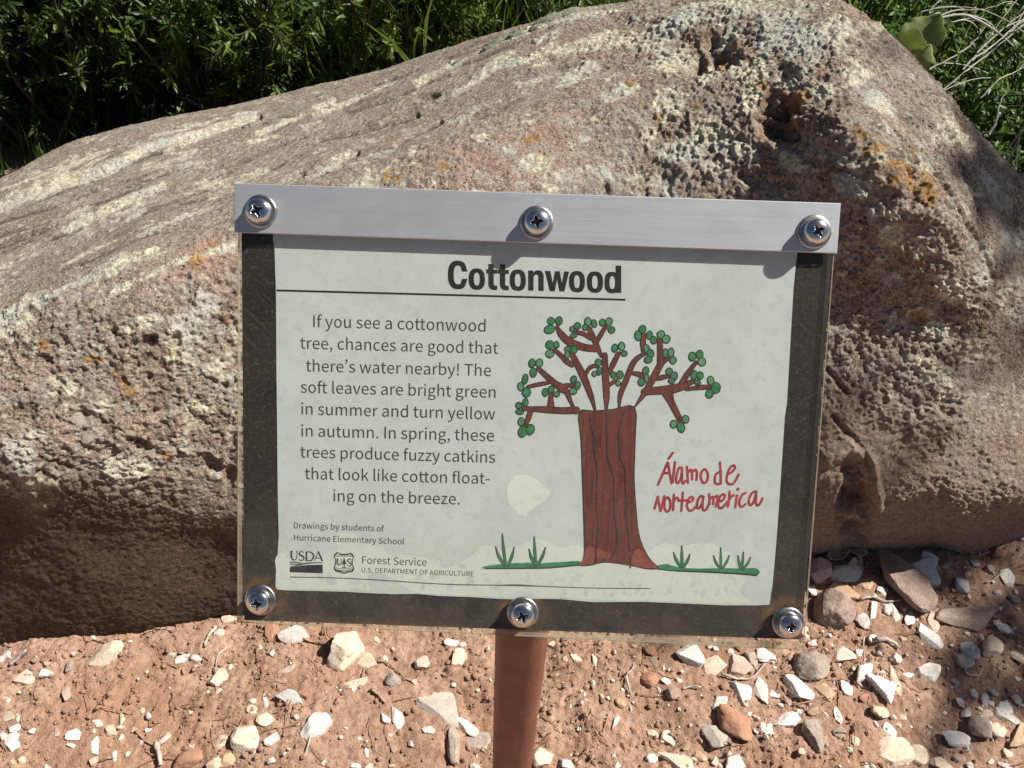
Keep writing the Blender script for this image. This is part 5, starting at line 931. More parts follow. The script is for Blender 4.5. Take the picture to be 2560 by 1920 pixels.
SMALL = [('1', 395, 700, 130, 75, 8, 'w'), ('1', 570, 870, 150, 75, 80, 'k'), ('1', 60, 940, 95, 75, 50, 'w'), ('1', 100, 1290, 150, 130, 80, 'w'), ('1', 120, 1170, 110, 60, -30, 'w'), ('1', 15, 1240, 70, 60, 0, 'w'), ('1', 268, 1193, 62, 45, -10, 'w'), ('1', 628, 1228, 120, 100, 10, 'w'), ('1', 615, 1315, 80, 45, 15, 'w'), ('1', 835, 1130, 105, 75, 25, 'w'),
 ('1', 950, 1180, 130, 105, 20, 'c'), ('1', 1040, 1085, 100, 60, 70, 'c'), ('1', 1035, 1160, 55, 30, 0, 'w'), ('1', 808, 1330, 145, 110, 75, 'w'), ('1', 805, 1450, 85, 65, -20, 'k'), ('1', 980, 1412, 95, 55, 80, 'w'), ('1', 1215, 1020, 65, 60, 0, 'c'), ('1', 1215, 1290, 46, 42, 0, 'w'), ('1', 1275, 1188, 60, 40, 5, 'w'), ('1', 1150, 1180, 62, 58, 0, 'k'), ('1', 1645, 1330, 95, 75, -30, 'k'),
 ('1', 1900, 1290, 150, 95, -45, 'c'), ('1', 1840, 1480, 150, 100, -40, 'c'), ('1', 1480, 535, 85, 42, -10, 'p'), ('1', 1560, 570, 130, 70, -25, 'p'), ('1', 1690, 568, 115, 65, 10, 'w'), ('1', 1890, 350, 95, 70, -50, 'p'), ('1', 1965, 230, 125, 70, 0, 'c'), ('1', 800, 390, 60, 42, 45, 'w'), ('1', 5, 570, 40, 60, 0, 'w'), ('1', 60, 540, 70, 60, 0, 'p'), ('1', 630, 522, 38, 34, 0, 'w'), ('1', 395, 1505, 85, 45, 50, 'w'),
 ('1', 100, 1460, 70, 55, 0, 't'), ('1', 60, 1070, 130, 80, -10, 'g'), ('1', 480, 1200, 90, 45, 80, 'g'), ('1', 2170, 1010, 100, 80, 20, 'c'), ('1', 2180, 935, 60, 45, 0, 'w'), ('1', 150, 1500, 200, 70, 5, 't'), ('1', 190, 1440, 60, 80, 0, 'k'), ('1', 1890, 860, 60, 70, 20, 'c'), ('1', 1690, 635, 40, 30, 0, 'k'), ('1', 390, 610, 60, 40, 10, 'k'), ('1', 590, 640, 70, 90, 0, 'd'), ('1', 145, 1085, 30, 50, 0, 'w'),
 ('2', 1110, 1015, 110, 70, 55, 'w'), ('2', 1490, 1112, 115, 80, -15, 'p'), ('2', 1690, 362, 130, 75, 10, 'w'), ('2', 1785, 378, 60, 40, -20, 'w'), ('2', 72, 865, 130, 50, 80, 'w'), ('2', 70, 1030, 150, 125, 30, 'c'), ('2', 130, 1195, 135, 95, -20, 'w'), ('2', 955, 1310, 80, 62, 60, 'w'), ('2', 860, 1425, 85, 60, 10, 'w'), ('2', 970, 1430, 80, 58, -20, 'w'), ('2', 1890, 1435, 105, 60, 20, 'w'), ('2', 125, 1375, 85, 65, 0, 'w'),
 ('2', 1335, 1240, 62, 45, 50, 'w'), ('2', 140, 455, 62, 50, 60, 'w'), ('2', 260, 600, 180, 55, -25, 'g'), ('2', 400, 800, 125, 70, 15, 'b'), ('2', 840, 765, 65, 40, -30, 'w'), ('2', 365, 1055, 70, 45, 0, 'c'), ('2', 730, 1178, 38, 34, 0, 'w'), ('2', 770, 1098, 45, 26, 10, 'w'), ('2', 1160, 1160, 40, 32, 0, 'w'), ('2', 1370, 700, 60, 50, 0, 'k'), ('2', 1920, 775, 40, 32, 0, 'w'), ('2', 2025, 690, 55, 35, 60, 'p'), ('2', 340, 1000, 60, 50, 0, 'p'), ('2', 60, 590, 70, 90, 0, 'b'), ('2', 1030, 330, 90, 50, 20, 'c'), ('2', 1100, 490, 60, 45, -40, 'w'), ('2', 1180, 415, 60, 50, 0, 'g'), ('2', 130, 270, 140, 110, 80, 'b'), ('2', 20, 380, 50, 60, 0, 'b'), ('2', 1190, 1280, 60, 75, 0, 'd'), ('2', 580, 1400, 70, 50, -50, 'p'), ('2', 1170, 1425, 60, 40, 0, 'c'), ('2', 240, 1320, 40, 30, 0, 'w'), ('2', 280, 1280, 30, 24, 0, 'w'),
 ('3', 350, 370, 85, 50, -5, 'c'), ('3', 550, 488, 130, 65, 38, 'c'), ('3', 465, 500, 55, 48, 0, 'c'), ('3', 1230, 535, 110, 65, 75, 'd'), ('3', 2085, 500, 150, 95, 60, 'd'), ('3', 2165, 470, 150, 110, 40, 'w'), ('3', 1330, 692, 95, 60, 20, 'w'), ('3', 1445, 690, 62, 50, 10, 'w'), ('3', 1400, 800, 130, 105, 0, 'r'), ('3', 940, 880, 110, 80, 30, 't'), ('3', 895, 1050, 140, 42, -62, 'p'), ('3', 1220, 1140, 120, 85, 30, 'c'), ('3', 1360, 1175, 140, 115, 30, 'c'),
 ('3', 1080, 1120, 95, 75, 0, 'b'), ('3', 1210, 1362, 100, 85, 30, 'w'), ('3', 1300, 1215, 42, 30, 20, 'w'), ('3', 480, 1410, 140, 85, 20, 'p'), ('3', 2185, 1110, 115, 80, 70, 'w'), ('3', 2050, 980, 62, 45, -30, 'w'), ('3', 2120, 1010, 62, 32, 20, 'w'), ('3', 2110, 1130, 45, 55, 0, 'p'), ('3', 1550, 1075, 34, 32, 0, 'w'), ('3', 870, 690, 42, 30, 0, 'w'), ('3', 850, 588, 28, 24, 0, 'w'), ('3', 775, 820, 55, 35, 60, 'w'), ('3', 1030, 930, 50, 26, 80, 'w'), ('3', 1275, 775, 60, 35, 80, 'p'), ('3', 1880, 1320, 50, 42, -20, 'w'), ('3', 1640, 1345, 110, 75, 20, 't'), ('3', 885, 1335, 42, 40, 0, 'w'), ('3', 1030, 1285, 30, 26, 0, 'w'), ('3', 905, 1430, 80, 55, -50, 'w'), ('3', 640, 860, 50, 40, 0, 'p'), ('3', 1755, 1395, 90, 75, 60, 'c'), ('3', 1570, 1370, 60, 40, 0, 'c'), ('3', 1450, 935, 34, 28, 0, 'w'), ('3', 970, 1260, 80, 70, 0, 'b'), ('3', 1230, 1240, 70, 60, 30, 'b'), ('3', 1770, 420, 60, 50, 0, 'w'), ('3', 1895, 440, 60, 50, 60, 'w'), ('3', 1200, 430, 130, 90, 10, 'b'), ('3', 460, 370, 40, 30, 0, 'd'), ('3', 700, 730, 40, 70, 0, 'd'), ('3', 1060, 390, 50, 40, 0, 'k'),
 ('4', 555, 355, 120, 75, 75, 'c'), ('4', 300, 500, 75, 55, 50, 'w'), ('4', 635, 450, 100, 80, 30, 't'), ('4', 742, 510, 72, 52, 15, 'w'), ('4', 620, 705, 115, 75, 60, 'p'), ('4', 685, 635, 130, 45, -80, 'w'), ('4', 825, 660, 175, 50, 60, 'p'), ('4', 770, 620, 90, 60, 40, 'p'), ('4', 925, 690, 105, 70, -65, 'p'), ('4', 1545, 752, 115, 52, 18, 'w'), ('4', 1258, 470, 105, 75, 75, 'p'), ('4', 1560, 430, 140, 70, 65, 'w'), ('4', 1632, 440, 110, 75, 40, 't'), ('4', 1310, 243, 72, 50, 40, 'p'), ('4', 1350, 322, 80, 50, 30, 'p'), ('4', 1500, 262, 90, 60, 20, 'b'), ('4', 600, 910, 62, 52, 0, 'p'), ('4', 510, 1142, 110, 72, 30, 'w'), ('4', 600, 1110, 90, 40, 30, 'k'), ('4', 740, 1050, 80, 70, 20, 'k'), ('4', 840, 945, 80, 62, 50, 'w'), ('4', 910, 1048, 85, 46, 5, 'w'), ('4', 5, 1410, 70, 80, 0, 'w'), ('4', 300, 1288, 90, 58, 15, 't'), ('4', 457, 1310, 115, 46, 80, 'w'), ('4', 732, 1290, 125, 75, 42, 'c'), ('4', 862, 1312, 100, 65, 42, 'c'), ('4', 790, 1412, 95, 80, 20, 'w'), ('4', 572, 1480, 95, 65, 50, 'c'), ('4', 468, 1420, 95, 80, 0, 'd'), ('4', 222, 1545, 52, 45, 0, 'c'), ('4', 1412, 1312, 85, 60, -10, 'c'), ('4', 1293, 1292, 90, 62, -70, 'p'), ('4', 1410, 1222, 100, 56, -75, 'p'), ('4', 1258, 1232, 85, 46, 60, 'p'), ('4', 1335, 1165, 62, 55, 20, 'p'), ('4', 1555, 1268, 130, 70, 35, 'p'), ('4', 1622, 930, 110, 52, 35, 'c'), ('4', 635, 1632, 60, 50, 40, 'w'), ('4', 1220, 1090, 70, 40, 40, 'p'), ('4', 205, 1290, 45, 40, 0, 'w'), ('4', 850, 1370, 45, 34, 20, 'c'), ('4', 10, 930, 90, 60, 30, 'w'), ('4', 150, 915, 60, 42, 0, 't'), ('4', 300, 845, 75, 42, -10, 'w'), ('4', 300, 900, 70, 40, 10, 'b'), ('4', 690, 815, 80, 55, 15, 'w'), ('4', 880, 820, 45, 34, 0, 'c'), ('4', 1470, 612, 46, 34, 10, 'w'), ('4', 1300, 785, 50, 26, 0, 'w'), ('4', 1440, 920, 52, 30, 0, 'w'), ('4', 1390, 810, 40, 55, 0, 'c'), ('4', 1620, 1210, 90, 45, 50, 'p'), ('4', 1590, 1480, 40, 60, 60, 'w'), ('4', 1560, 1560, 70, 60, 20, 'c'), ('4', 1450, 1610, 50, 36, 0, 'w'), ('4', 1540, 1640, 100, 46, 10, 'p'), ('4', 1320, 1640, 60, 50, 0, 'p'), ('4', 1230, 1590, 50, 45, 0, 'd'), ('4', 650, 1200, 110, 55, 10, 'b'), ('4', 440, 180, 60, 45, 0, 'k'), ('4', 460, 250, 110, 65, 60, 'c'), ('4', 1600, 560, 70, 45, 10, 'd'), ('4', 1500, 520, 60, 45, 0, 'p'), ('4', 1300, 400, 50, 36, 0, 'p'), ('4', 1450, 370, 60, 60, 0, 'd'), ('4', 1160, 330, 60, 90, 40, 'd'), ('4', 380, 990, 60, 45, 0, 'd'), ('4', 30, 1180, 80, 50, 30, 'w'), ('4', 420, 1130, 60, 50, 0, 'r'), ('4', 540, 1330, 50, 44, 0, 'b'), ('4', 1230, 1140, 60, 50, 30, 'r'), ('4', 240, 780, 60, 80, 0, 'c'), ('4', 1470, 1165, 80, 40, 20, 'p'), ('4', 1455, 1240, 60, 40, 10, 'w'), ('4', 1380, 1270, 40, 30, 0, 'w')]
CN = {'w': 'white', 'p': 'pale grey', 'c': 'cream', 't': 'tan', 'k': 'pinkish', 'b': 'brown', 'g': 'grey', 'r': 'speckled brown', 'd': 'dark grey'}
PLACED = []
def put_stone(reg, zx, zy, Lp, Wp, rot, mat, kind, seed):
    global ICO
    k, ox, oy = REG[reg]; fx, fy = ox + zx / k, oy + zy / k
    g = on_ground(fx, fy, .004, 1.0); gz_ = gh(g[0], g[1]); g = on_ground(fx, fy, gz_ + .004, 1.0)
    dist = np.dot(g - CAM, WM[2]); mpp = dist / F_PX                      # metres per photo pixel there
    a = math.radians(rot); e1 = on_ground(fx + 10 * math.cos(a), fy + 10 * math.sin(a), g[2], 1.0) - on_ground(fx, fy, g[2], 1.0)
    yaw = math.atan2(e1[1], e1[0]); sc1 = np.linalg.norm(e1) / 10
    e2 = on_ground(fx - 10 * math.sin(a), fy + 10 * math.cos(a), g[2], 1.0) - on_ground(fx, fy, g[2], 1.0); sc2 = np.linalg.norm(e2) / 10
    rng = np.random.default_rng(seed); Lm, Wm = Lp / k * sc1 * 1.04, Wp / k * sc2 * 1.04
    hr = {'round': rng.uniform(.62, .8), 'lump': rng.uniform(.5, .68), 'slab': rng.uniform(.26, .42), 'tri': rng.uniform(.22, .3)}[kind]
    Hm = max(.005, min(Lm, Wm) * hr)
    ICO = ICO4 if Lm > .028 else ICO3
    V = stone_shape(rng, Lm, Wm, Hm, kind=kind)
    tx, ty = rng.normal(0, .10), rng.normal(0, .10)
    R_ = Matrix.Rotation(yaw, 3, 'Z') @ Matrix.Rotation(tx, 3, 'X') @ Matrix.Rotation(ty, 3, 'Y')
    V = V @ np.array(R_).T; base = np.array([g[0], g[1], gz_]); V = V + base + np.array([0, 0, -V[:, 2].min() - Hm * .22 - .0012])
    return V, ICO[1], base, (fx, fy), Lm, Hm
def stone_obj(name, V, Fc, base, mat):
    return mesh_np(name, V, Fc, SM[mat], False, None, None, base)
LM = []
for i, (reg, zx, zy, Lp, Wp, rot, mat, kind, lab) in enumerate(BIGS):
    V, Fc, base, fpx, Lm, Hm = put_stone(reg, zx, zy, Lp, Wp, rot, mat, kind, 100 + i)
    o = stone_obj('cobble' if kind == 'round' else 'stone', V, Fc, base, mat); tag(o, lab, 'stone', 'larger stones on the soil'); LM.append((fpx, lab)); PLACED.append((base, Lm, Hm))
SHORT = {'long tan wedge': 0, 'tan-brown bottom stone': 1, 'big cream flake': 2, 'tan lump': 7, 'grey triangular plate': 12, 'smooth brown cobble': 26, 'round rough cobble': 33, 'long flat slab': 34, 'flat brown slab': 35, 'white flake cluster': 51, 'big cream stone': 55, 'grey speckled stone': 54, 'pink-white chip': 5, 'notched pale lump': 11, 'white flat stone': 53, 'grey-tan rounded stone': 59, 'cream pointed stone': 28, 'dark grooved piece': 14}
recs = []
for i, (reg, zx, zy, Lp, Wp, rot, mat) in enumerate(SMALL):
    kind = 'lump' if (i * 7) % 5 == 0 else 'round' if mat in 'brd' and i % 2 else 'slab'
    V, Fc, base, fpx, Lm, Hm = put_stone(reg, zx, zy, Lp, Wp, rot, mat, kind, 900 + i)
    o = stone_obj('stone_chip' if mat in 'wpctk' else 'pebble', V, Fc, base, mat); PLACED.append((base, Lm, Hm))
    lm = min(SHORT.items(), key=lambda s: math.hypot(LM[s[1]][0][0] - fpx[0], LM[s[1]][0][1] - fpx[1])); L0 = LM[lm[1]][0]
    dx, dy = fpx[0] - L0[0], fpx[1] - L0[1]; rel = ('right of' if dx > 0 else 'left of') if abs(dx) > 1.6 * abs(dy) else ('below' if dy > 0 else 'above') if abs(dy) > 1.6 * abs(dx) else ('below and ' if dy > 0 else 'above and ') + ('right of' if dx > 0 else 'left of')
    size = 'tiny' if Lp < 62 else 'small' if Lp < 110 else 'medium'
    recs.append((o, f"{size} {CN[mat]} {'chip' if mat in 'wpctk' else 'pebble'}", f"{rel} the {lm[0]}", math.hypot(dx, dy)))
from collections import defaultdict
grp = defaultdict(list)
for r in recs: grp[(r[1], r[2])].append(r)
ORD = ['nearest', 'second nearest', 'third nearest', 'fourth nearest', 'fifth nearest', 'sixth nearest', 'seventh nearest']
for (a, b), rs_ in grp.items():
    rs_.sort(key=lambda r: r[3])
    for k, r in enumerate(rs_):
        lab = f"{a} lying {b}" if len(rs_) == 1 else f"{a} {b}, {ORD[min(k, 6)]} of {['two','three','four','five','six','seven'][min(len(rs_), 7) - 2]}"
        tag(r[0], lab, 'stone', 'small stone chips scattered on the soil')

# crumbs of soil and grit: far too many to count
def scatter_mesh(name, n, smin, smax, pw, mat, seed, dens=None):
    rng = np.random.default_rng(seed); V0, F0 = ICO1; VV = []; FF = []; k = 0
    while k < n:
        x = rng.uniform(-.92, .92); y = rng.uniform(.2, .84)
        if dens is not None and rng.random() > dens(x, y): continue
        s = smin * (smax / smin) ** (rng.random() ** pw); q = V0 * (1 + rng.uniform(-.42, .30, (len(V0), 1))) * s * np.array([1, rng.uniform(.6, 1), rng.uniform(.55, .85)])
        a = rng.uniform(0, 6.28); R_ = np.array([[math.cos(a), -math.sin(a), 0], [math.sin(a), math.cos(a), 0], [0, 0, 1]])
        VV.append(q @ R_.T + np.array([x, y, gh(x, y) + s * .25])); FF.append(F0 + len(V0) * k); k += 1
    return mesh_np(name, np.concatenate(VV), np.concatenate(FF), mat, False)
def cdens(x, y): return .25 + .75 * (ghd(x, y) < .1)
def ghd(x, y): return float(fbm(np.array([[x, y, 0.0]]), 6.5, 2, 88)[0])
o = scatter_mesh('soil_crumbs', 19000, .0008, .0046, 2.0, mg, 5, cdens); tag(o, 'reddish brown crumbs and clods strewn over the soil', 'soil crumbs', kind='stuff')
o = scatter_mesh('pale_grit', 2200, .0008, .0052, 2.0, flat_mat('pale_grit', (.66, .58, .49), .9, .25, 30), 6, lambda x, y: .30 + .70 * (x > .12 + .25 * random.Random(int(y * 97)).random())); tag(o, 'fine pale grit between the stones', 'grit', kind='stuff')
# pine needles and stems
mnd = flat_mat('dry_needle', (.300, .165, .085), .8, .35, 18); mtw = flat_mat('dry_twig', (.330, .215, .140), .9, .3, 60); mtg = flat_mat('grey_twig', (.44, .38, .32), .9, .3, 60)
q = MB(); rn = random.Random(3)
for k in range(330):
    x, y = rn.uniform(-.85, .85), rn.uniform(.24, .82); a = rn.uniform(0, 6.28); ln = rn.uniform(.012, .055); cv = rn.gauss(0, 7); P_ = []; s_ = ln / 6
    px_, py_ = x, y; lift = rn.uniform(.0005, .006)
    for i in range(7):
        P_.append((px_, py_, gh(px_, py_) + .0014 + lift * math.sin(i / 6 * math.pi))); px_ += s_ * math.cos(a); py_ += s_ * math.sin(a); a += cv * s_
    V, Fc = tube_arrays(P_, [rn.uniform(.0004, .0007)] * 7, 4); q.add(V, Fc)
o = q.build('needle_litter', mnd, None, True); tag(o, 'brown dry needles and stems littering the soil', 'needle litter', kind='stuff')
for reg, pts, r0, mm, lab in (('2', [(1000, 780), (1060, 830), (1090, 870), (1122, 900)], .0022, mtw, 'short dark brown twig left of the grey triangular plate'), ('2', [(380, 320), (460, 345), (560, 355), (630, 385)], .0016, mtw, 'thin brown twig between the pale flat stone and the tan lump'),
        ('2', [(920, 690), (925, 620), (980, 530), (1085, 460)], .0012, mtw, 'curved dry stem arching over the cream chip by the tan lump'), ('2', [(1040, 515), (1120, 520), (1230, 600), (1300, 680), (1430, 690)], .0013, mtw, 'long bent brown twig running right from the tan lump'), ('2', [(490, 1190), (480, 1270), (440, 1400)], .0014, mtg, 'pale stem hanging below the notched pale lump'),
        ('1', [(1480, 1245), (1420, 1310), (1375, 1335), (1395, 1420), (1400, 1510)], .0042, mtg, 'forked grey stick at the lower left by the smooth tan-brown stone'), ('1', [(1850, 265), (1800, 360), (1770, 470)], .0026, mtg, 'pale straight stick below the lower left corner of the sign'), ('1', [(1955, 460), (1885, 540), (1865, 620), (1875, 735)], .0013, mtg, 'curved pale stem lying on the cream chip'),
        ('1', [(350, 960), (420, 880), (490, 825)], .0016, mtw, 'brown bent twig left of the thin pink chip'), ('1', [(100, 640), (180, 590), (270, 545)], .0028, mtg, 'pale stick at the left under the boulder shadow'), ('1', [(1240, 345), (1320, 310), (1420, 310), (1500, 335)], .0013, mtw, 'thin arched stem at the edge of the boulder shadow'), ('1', [(760, 440), (820, 415), (920, 430)], .0014, mtw, 'short arched stem above the long tan wedge'), ('1', [(1180, 1205), (1260, 1290), (1360, 1350)], .0014, mtw, 'slanted brown stem right of the white chips at lower left'),
        ('3', [(985, 650), (1010, 740), (1045, 825)], .0016, mtg, 'straight grey twig right of the post'), ('3', [(985, 655), (1040, 590), (1060, 530)], .0012, mtg, 'thin twig forking upward right of the post'), ('3', [(720, 1130), (770, 1200), (840, 1260)], .0011, mtw, 'thin dry stem low down right of the post'), ('3', [(785, 1135), (810, 1070), (830, 1005)], .0013, mtw, 'short orange-brown stem right of the post foot'), ('3', [(1470, 775), (1540, 750), (1625, 765)], .0018, mtg, 'pale twig left of the white pointed flake'), ('3', [(1800, 645), (1900, 685), (1975, 695), (2070, 680), (2180, 560)], .0016, mtg, 'long pale twig under the pinkish cream stone'),
        ('4', [(690, 830), (780, 845), (850, 885)], .0034, mtg, 'thick grey-brown stick below the round rough cobble'), ('4', [(160, 1255), (260, 1235), (350, 1200)], .0015, mtw, 'orange-brown stem below the white wedge'), ('4', [(630, 800), (625, 950), (640, 1060), (655, 1130)], .0011, mtg, 'long thin stem crossing the white cluster'), ('4', [(1280, 1000), (1300, 1040), (1370, 1050), (1400, 1010)], .0012, mtg, 'hooked stem below the grey-tan chip'), ('4', [(600, 560), (680, 545), (780, 575), (860, 570)], .0020, mtg, 'pale twig right of the round rough cobble'), ('4', [(610, 210), (600, 300), (610, 370)], .0050, mtg, 'stubby grey twig at the foot of the boulder by the dry leaves'), ('4', [(1410, 460), (1470, 430), (1520, 385)], .0014, mtg, 'thin twig in the shade at the right')):
    k, ox, oy = REG[reg]; P_ = []
    for x, y in dense(pts, 4, False):
        g = on_ground(ox + x / k, oy + y / k, .004, 1.0); P_.append((g[0], g[1], gh(g[0], g[1]) + r0 * .9 + .0022))
    V, Fc = tube_arrays(P_, np.linspace(r0, r0 * .6, len(P_)) * (1 + .12 * NR.normal(size=len(P_))), 7)
    bs = np.array([P_[0][0], P_[0][1], P_[0][2]]); q = MB(); q.add(V, Fc + [tuple(range(7))[::-1], tuple(range(len(V) - 7, len(V)))]); o = q.build('twig', mm, None, True, bs); tag(o, lab, 'twig', 'dry twigs on the soil')
# curled dry leaves at the foot of the boulder
mlf = flat_mat('dry_leaf', (.47, .36, .26), .85, .25, 60)
for i, (zx, zy, s, rz, lab) in enumerate(((455, 262, .018, .4, 'pale curled dry leaf between boulder foot and white stone'), (500, 205, .014, 1.7, 'small brown dry leaf wedged at the boulder foot'), (575, 235, .015, 2.6, 'curled dry leaf beside the stubby grey twig'))):
    g = on_ground(1920 + zx / 2.592, 1280 + zy / 2.592, .01, 1.0); V = []; Fc = []
    for a in range(9):
        for b in range(7):
            u, v = a / 8 * 2 - 1, b / 6 * 2 - 1; wv = (1 - u * u) ** .6 * .55; x, y = u * s, v * wv * s; z = .5 * s * v * v + .35 * s * u * u + .12 * s * math.sin(5 * u + i) * v
            V.append((x * math.cos(rz) - y * math.sin(rz) + g[0], x * math.sin(rz) + y * math.cos(rz) + g[1], z + gh(g[0], g[1]) + .006))
    for a in range(8):
        for b in range(6): k = a * 7 + b; Fc.append((k, k + 7, k + 8, k + 1))
    q = MB(); q.add(np.array(V), Fc); o = q.build('dry_leaf', mlf, None, True, np.array([g[0], g[1], gh(g[0], g[1])])); md = o.modifiers.new('thick', 'SOLIDIFY'); md.thickness = .0006; tag(o, lab, 'leaf', 'dry leaves at the foot of the boulder')

# ------------------------------------------------------------------ shrubs behind the boulder
def leaf_mat(name, ca, cb, rough=.45, trans=.35):
    m, nt = newmat(name); t = NT(nt); a = t.attr('rnd')
    col = t.mix(a, ca, cb); p = t.n('ShaderNodeBsdfPrincipled'); t.l(col, p.inputs['Base Color']); p.inputs['Roughness'].default_value = rough; p.inputs['Specular IOR Level'].default_value = .4
    tl = t.n('ShaderNodeBsdfTranslucent'); t.l(t.mix(.5, col, tuple(min(1, x * 1.9) for x in cb)), tl.inputs[0])
    mx = t.n('ShaderNodeMixShader'); mx.inputs[0].default_value = trans; t.l(p.outputs[0], mx.inputs[1]); t.l(tl.outputs[0], mx.inputs[2]); t.out(mx.outputs[0]); return m
mwil = leaf_mat('willow_leaf', (.035, .075, .011), (.160, .225, .040)); mwild = leaf_mat('shaded_willow_leaf', (.018, .042, .008), (.085, .140, .026)); mherb = leaf_mat('herb_leaf', (.035, .085, .014), (.095, .175, .030)); mgra = leaf_mat('grass_blade', (.120, .190, .028), (.250, .330, .070)); mbig = leaf_mat('broad_leaf', (.200, .255, .095), (.280, .330, .130), .7, .5)
mbark = flat_mat('shrub_bark', (.060, .042, .030), .9, .4, 60); mdead = flat_mat('bleached_twig', (.38, .355, .315), .9, .2, 30); mdk = flat_mat('dark_bark', (.030, .024, .018), .95, .4, 40)
def leaves_arrays(P_, D_, Nr, L_, W_):
    """lens-shaped folded leaves: base points, directions, normals, lengths, widths"""
    n = len(P_); D_ = D_ / (np.linalg.norm(D_, axis=1)[:, None] + 1e-9); Sd = np.cross(D_, Nr); Sd /= np.linalg.norm(Sd, axis=1)[:, None] + 1e-9; Nr = np.cross(Sd, D_)
    L_ = L_[:, None]; W_ = W_[:, None]
    a = P_; b = P_ + D_ * L_ * .38 + Sd * W_ * .5 + Nr * W_ * .16; c_ = P_ + D_ * L_ * .38 - Sd * W_ * .5 + Nr * W_ * .16; m_ = P_ + D_ * L_ * .42
    e = P_ + D_ * L_ * .74 + Sd * W_ * .34 - Nr * L_ * .05; f_ = P_ + D_ * L_ * .74 - Sd * W_ * .34 - Nr * L_ * .05; g_ = P_ + D_ * L_ * .76 - Nr * L_ * .07; h_ = P_ + D_ * L_ - Nr * L_ * .16
    V = np.stack([a, b, c_, m_, e, f_, g_, h_], 1).reshape(-1, 3); o = np.arange(n)[:, None] * 8
    T_ = np.array([(0, 3, 1), (0, 2, 3), (1, 3, 6), (1, 6, 4), (3, 2, 5), (3, 5, 6), (4, 6, 7), (6, 5, 7)]); Fc = (o[:, :, None] + T_[None]).reshape(-1, 3)
    return V, Fc
def shrub(name, lab, base, h, spread, nstem, nleaf, seed, mat, ll, lw, cat='shrub', group=None, lean=(0, 0), bark=None, low=.12, droop=.25, sr=.006):
    rng = np.random.default_rng(seed); root = empty(name, base); tag(root, lab, cat, group); sb = MB(); LP, LD = [], []
    base = np.array(base)
    for s in range(nstem):
        a = rng.uniform(0, 6.283); rr = spread * rng.uniform(.05, .45); p0 = base + np.array([rr * math.cos(a), rr * math.sin(a), -.02]); hh = h * rng.uniform(.65, 1.05)
        tip = p0 + np.array([spread * rng.normal(0, .34) + lean[0] * hh, spread * rng.normal(0, .34) + lean[1] * hh, hh]); tt = np.linspace(0, 1, 12)[:, None]
        bow = np.array([rng.normal(0, .07), rng.normal(0, .07), 0]) * h; C_ = p0 * (1 - tt) + tip * tt + bow * np.sin(tt * math.pi) + rng.normal(0, .006, (12, 3)) * h * tt
        V, Fc = tube_arrays(C_, np.linspace(sr * rng.uniform(.7, 1.3), .0012, 12), 5); sb.add(V, Fc)
        for b in range(7):
            i = rng.integers(3, 11); st = C_[i]; dr = (C_[min(i + 1, 11)] - C_[i - 1]); dr /= np.linalg.norm(dr); d = dr * .8 + rng.normal(0, .6, 3); d /= np.linalg.norm(d); ln = h * rng.uniform(.12, .30)
            t2 = np.linspace(0, 1, 7)[:, None]; B_ = st + d * ln * t2 - np.array([0, 0, droop * ln]) * t2 ** 2; V, Fc = tube_arrays(B_, np.linspace(.0022, .0008, 7), 4); sb.add(V, Fc)
            nn = nleaf // (nstem * 9); u = rng.uniform(.1, 1, nn) * 6; i0 = np.floor(u).astype(int).clip(0, 5); fr = (u - i0)[:, None]; LP.append(B_[i0] * (1 - fr) + B_[i0 + 1] * fr); LD.append(np.tile(d, (nn, 1)))
        nn = nleaf * 2 // (nstem * 9); u = rng.uniform(low, 1, nn) * 11; i0 = np.floor(u).astype(int).clip(0, 10); fr = (u - i0)[:, None]; LP.append(C_[i0] * (1 - fr) + C_[i0 + 1] * fr); LD.append(np.tile((tip - p0) / hh, (nn, 1)))
    LP = np.concatenate(LP); LD = np.concatenate(LD); n = len(LP); D_ = LD * .55 + rng.normal(0, .55, (n, 3)) + np.array([0, 0, -.15]); Nr = rng.normal(0, .5, (n, 3)) + np.array([0, 0, 1.0]); L_ = ll * rng.uniform(.55, 1.2, n); W_ = lw * rng.uniform(.7, 1.25, n)
    V, Fc = leaves_arrays(LP, D_, Nr, L_, W_); rnd = np.repeat(rng.random(n), 8)
    sb.build('stems', bark or mbark, root, True, base).location = (0, 0, 0)
    o = mesh_np('foliage', V, Fc, mat, False, root, dict(rnd=rnd), base); o.location = (0, 0, 0); return root
def spot(px, py, Y): p = at_y(px, py, Y); return (p[0], p[1])
gzf = lambda y: -.05 * float(sstep(1.5, 3.5, np.array([y]))[0])
WL = [(-420, 1.85, .62, .42, 'at the far left edge, behind the low end of the boulder'), (-160, 1.72, .58, .36, 'in the upper left corner, blurred dark green'), (60, 1.78, .55, .36, 'right of the shrub in the upper left corner'), (260, 1.85, .60, .36, 'standing behind the left end of the boulder, in deep shade'),
      (450, 1.80, .58, .36, 'with pale thin twigs, above the left slope of the boulder'), (640, 1.88, .58, .36, 'at the middle of the left slope beside a dark trunk'), (830, 1.92, .58, .36, 'above the middle of the sloping slab'), (1010, 1.98, .56, .36, 'left of the highest part of the boulder'), (1190, 2.02, .52, .36, 'directly behind the rising shoulder of the boulder'),
      (-300, 2.25, .85, .5, 'in the second row at the far left'), (180, 2.3, .9, .5, 'in the second row at the left'), (620, 2.45, .85, .5, 'in the second row above the left slope')]
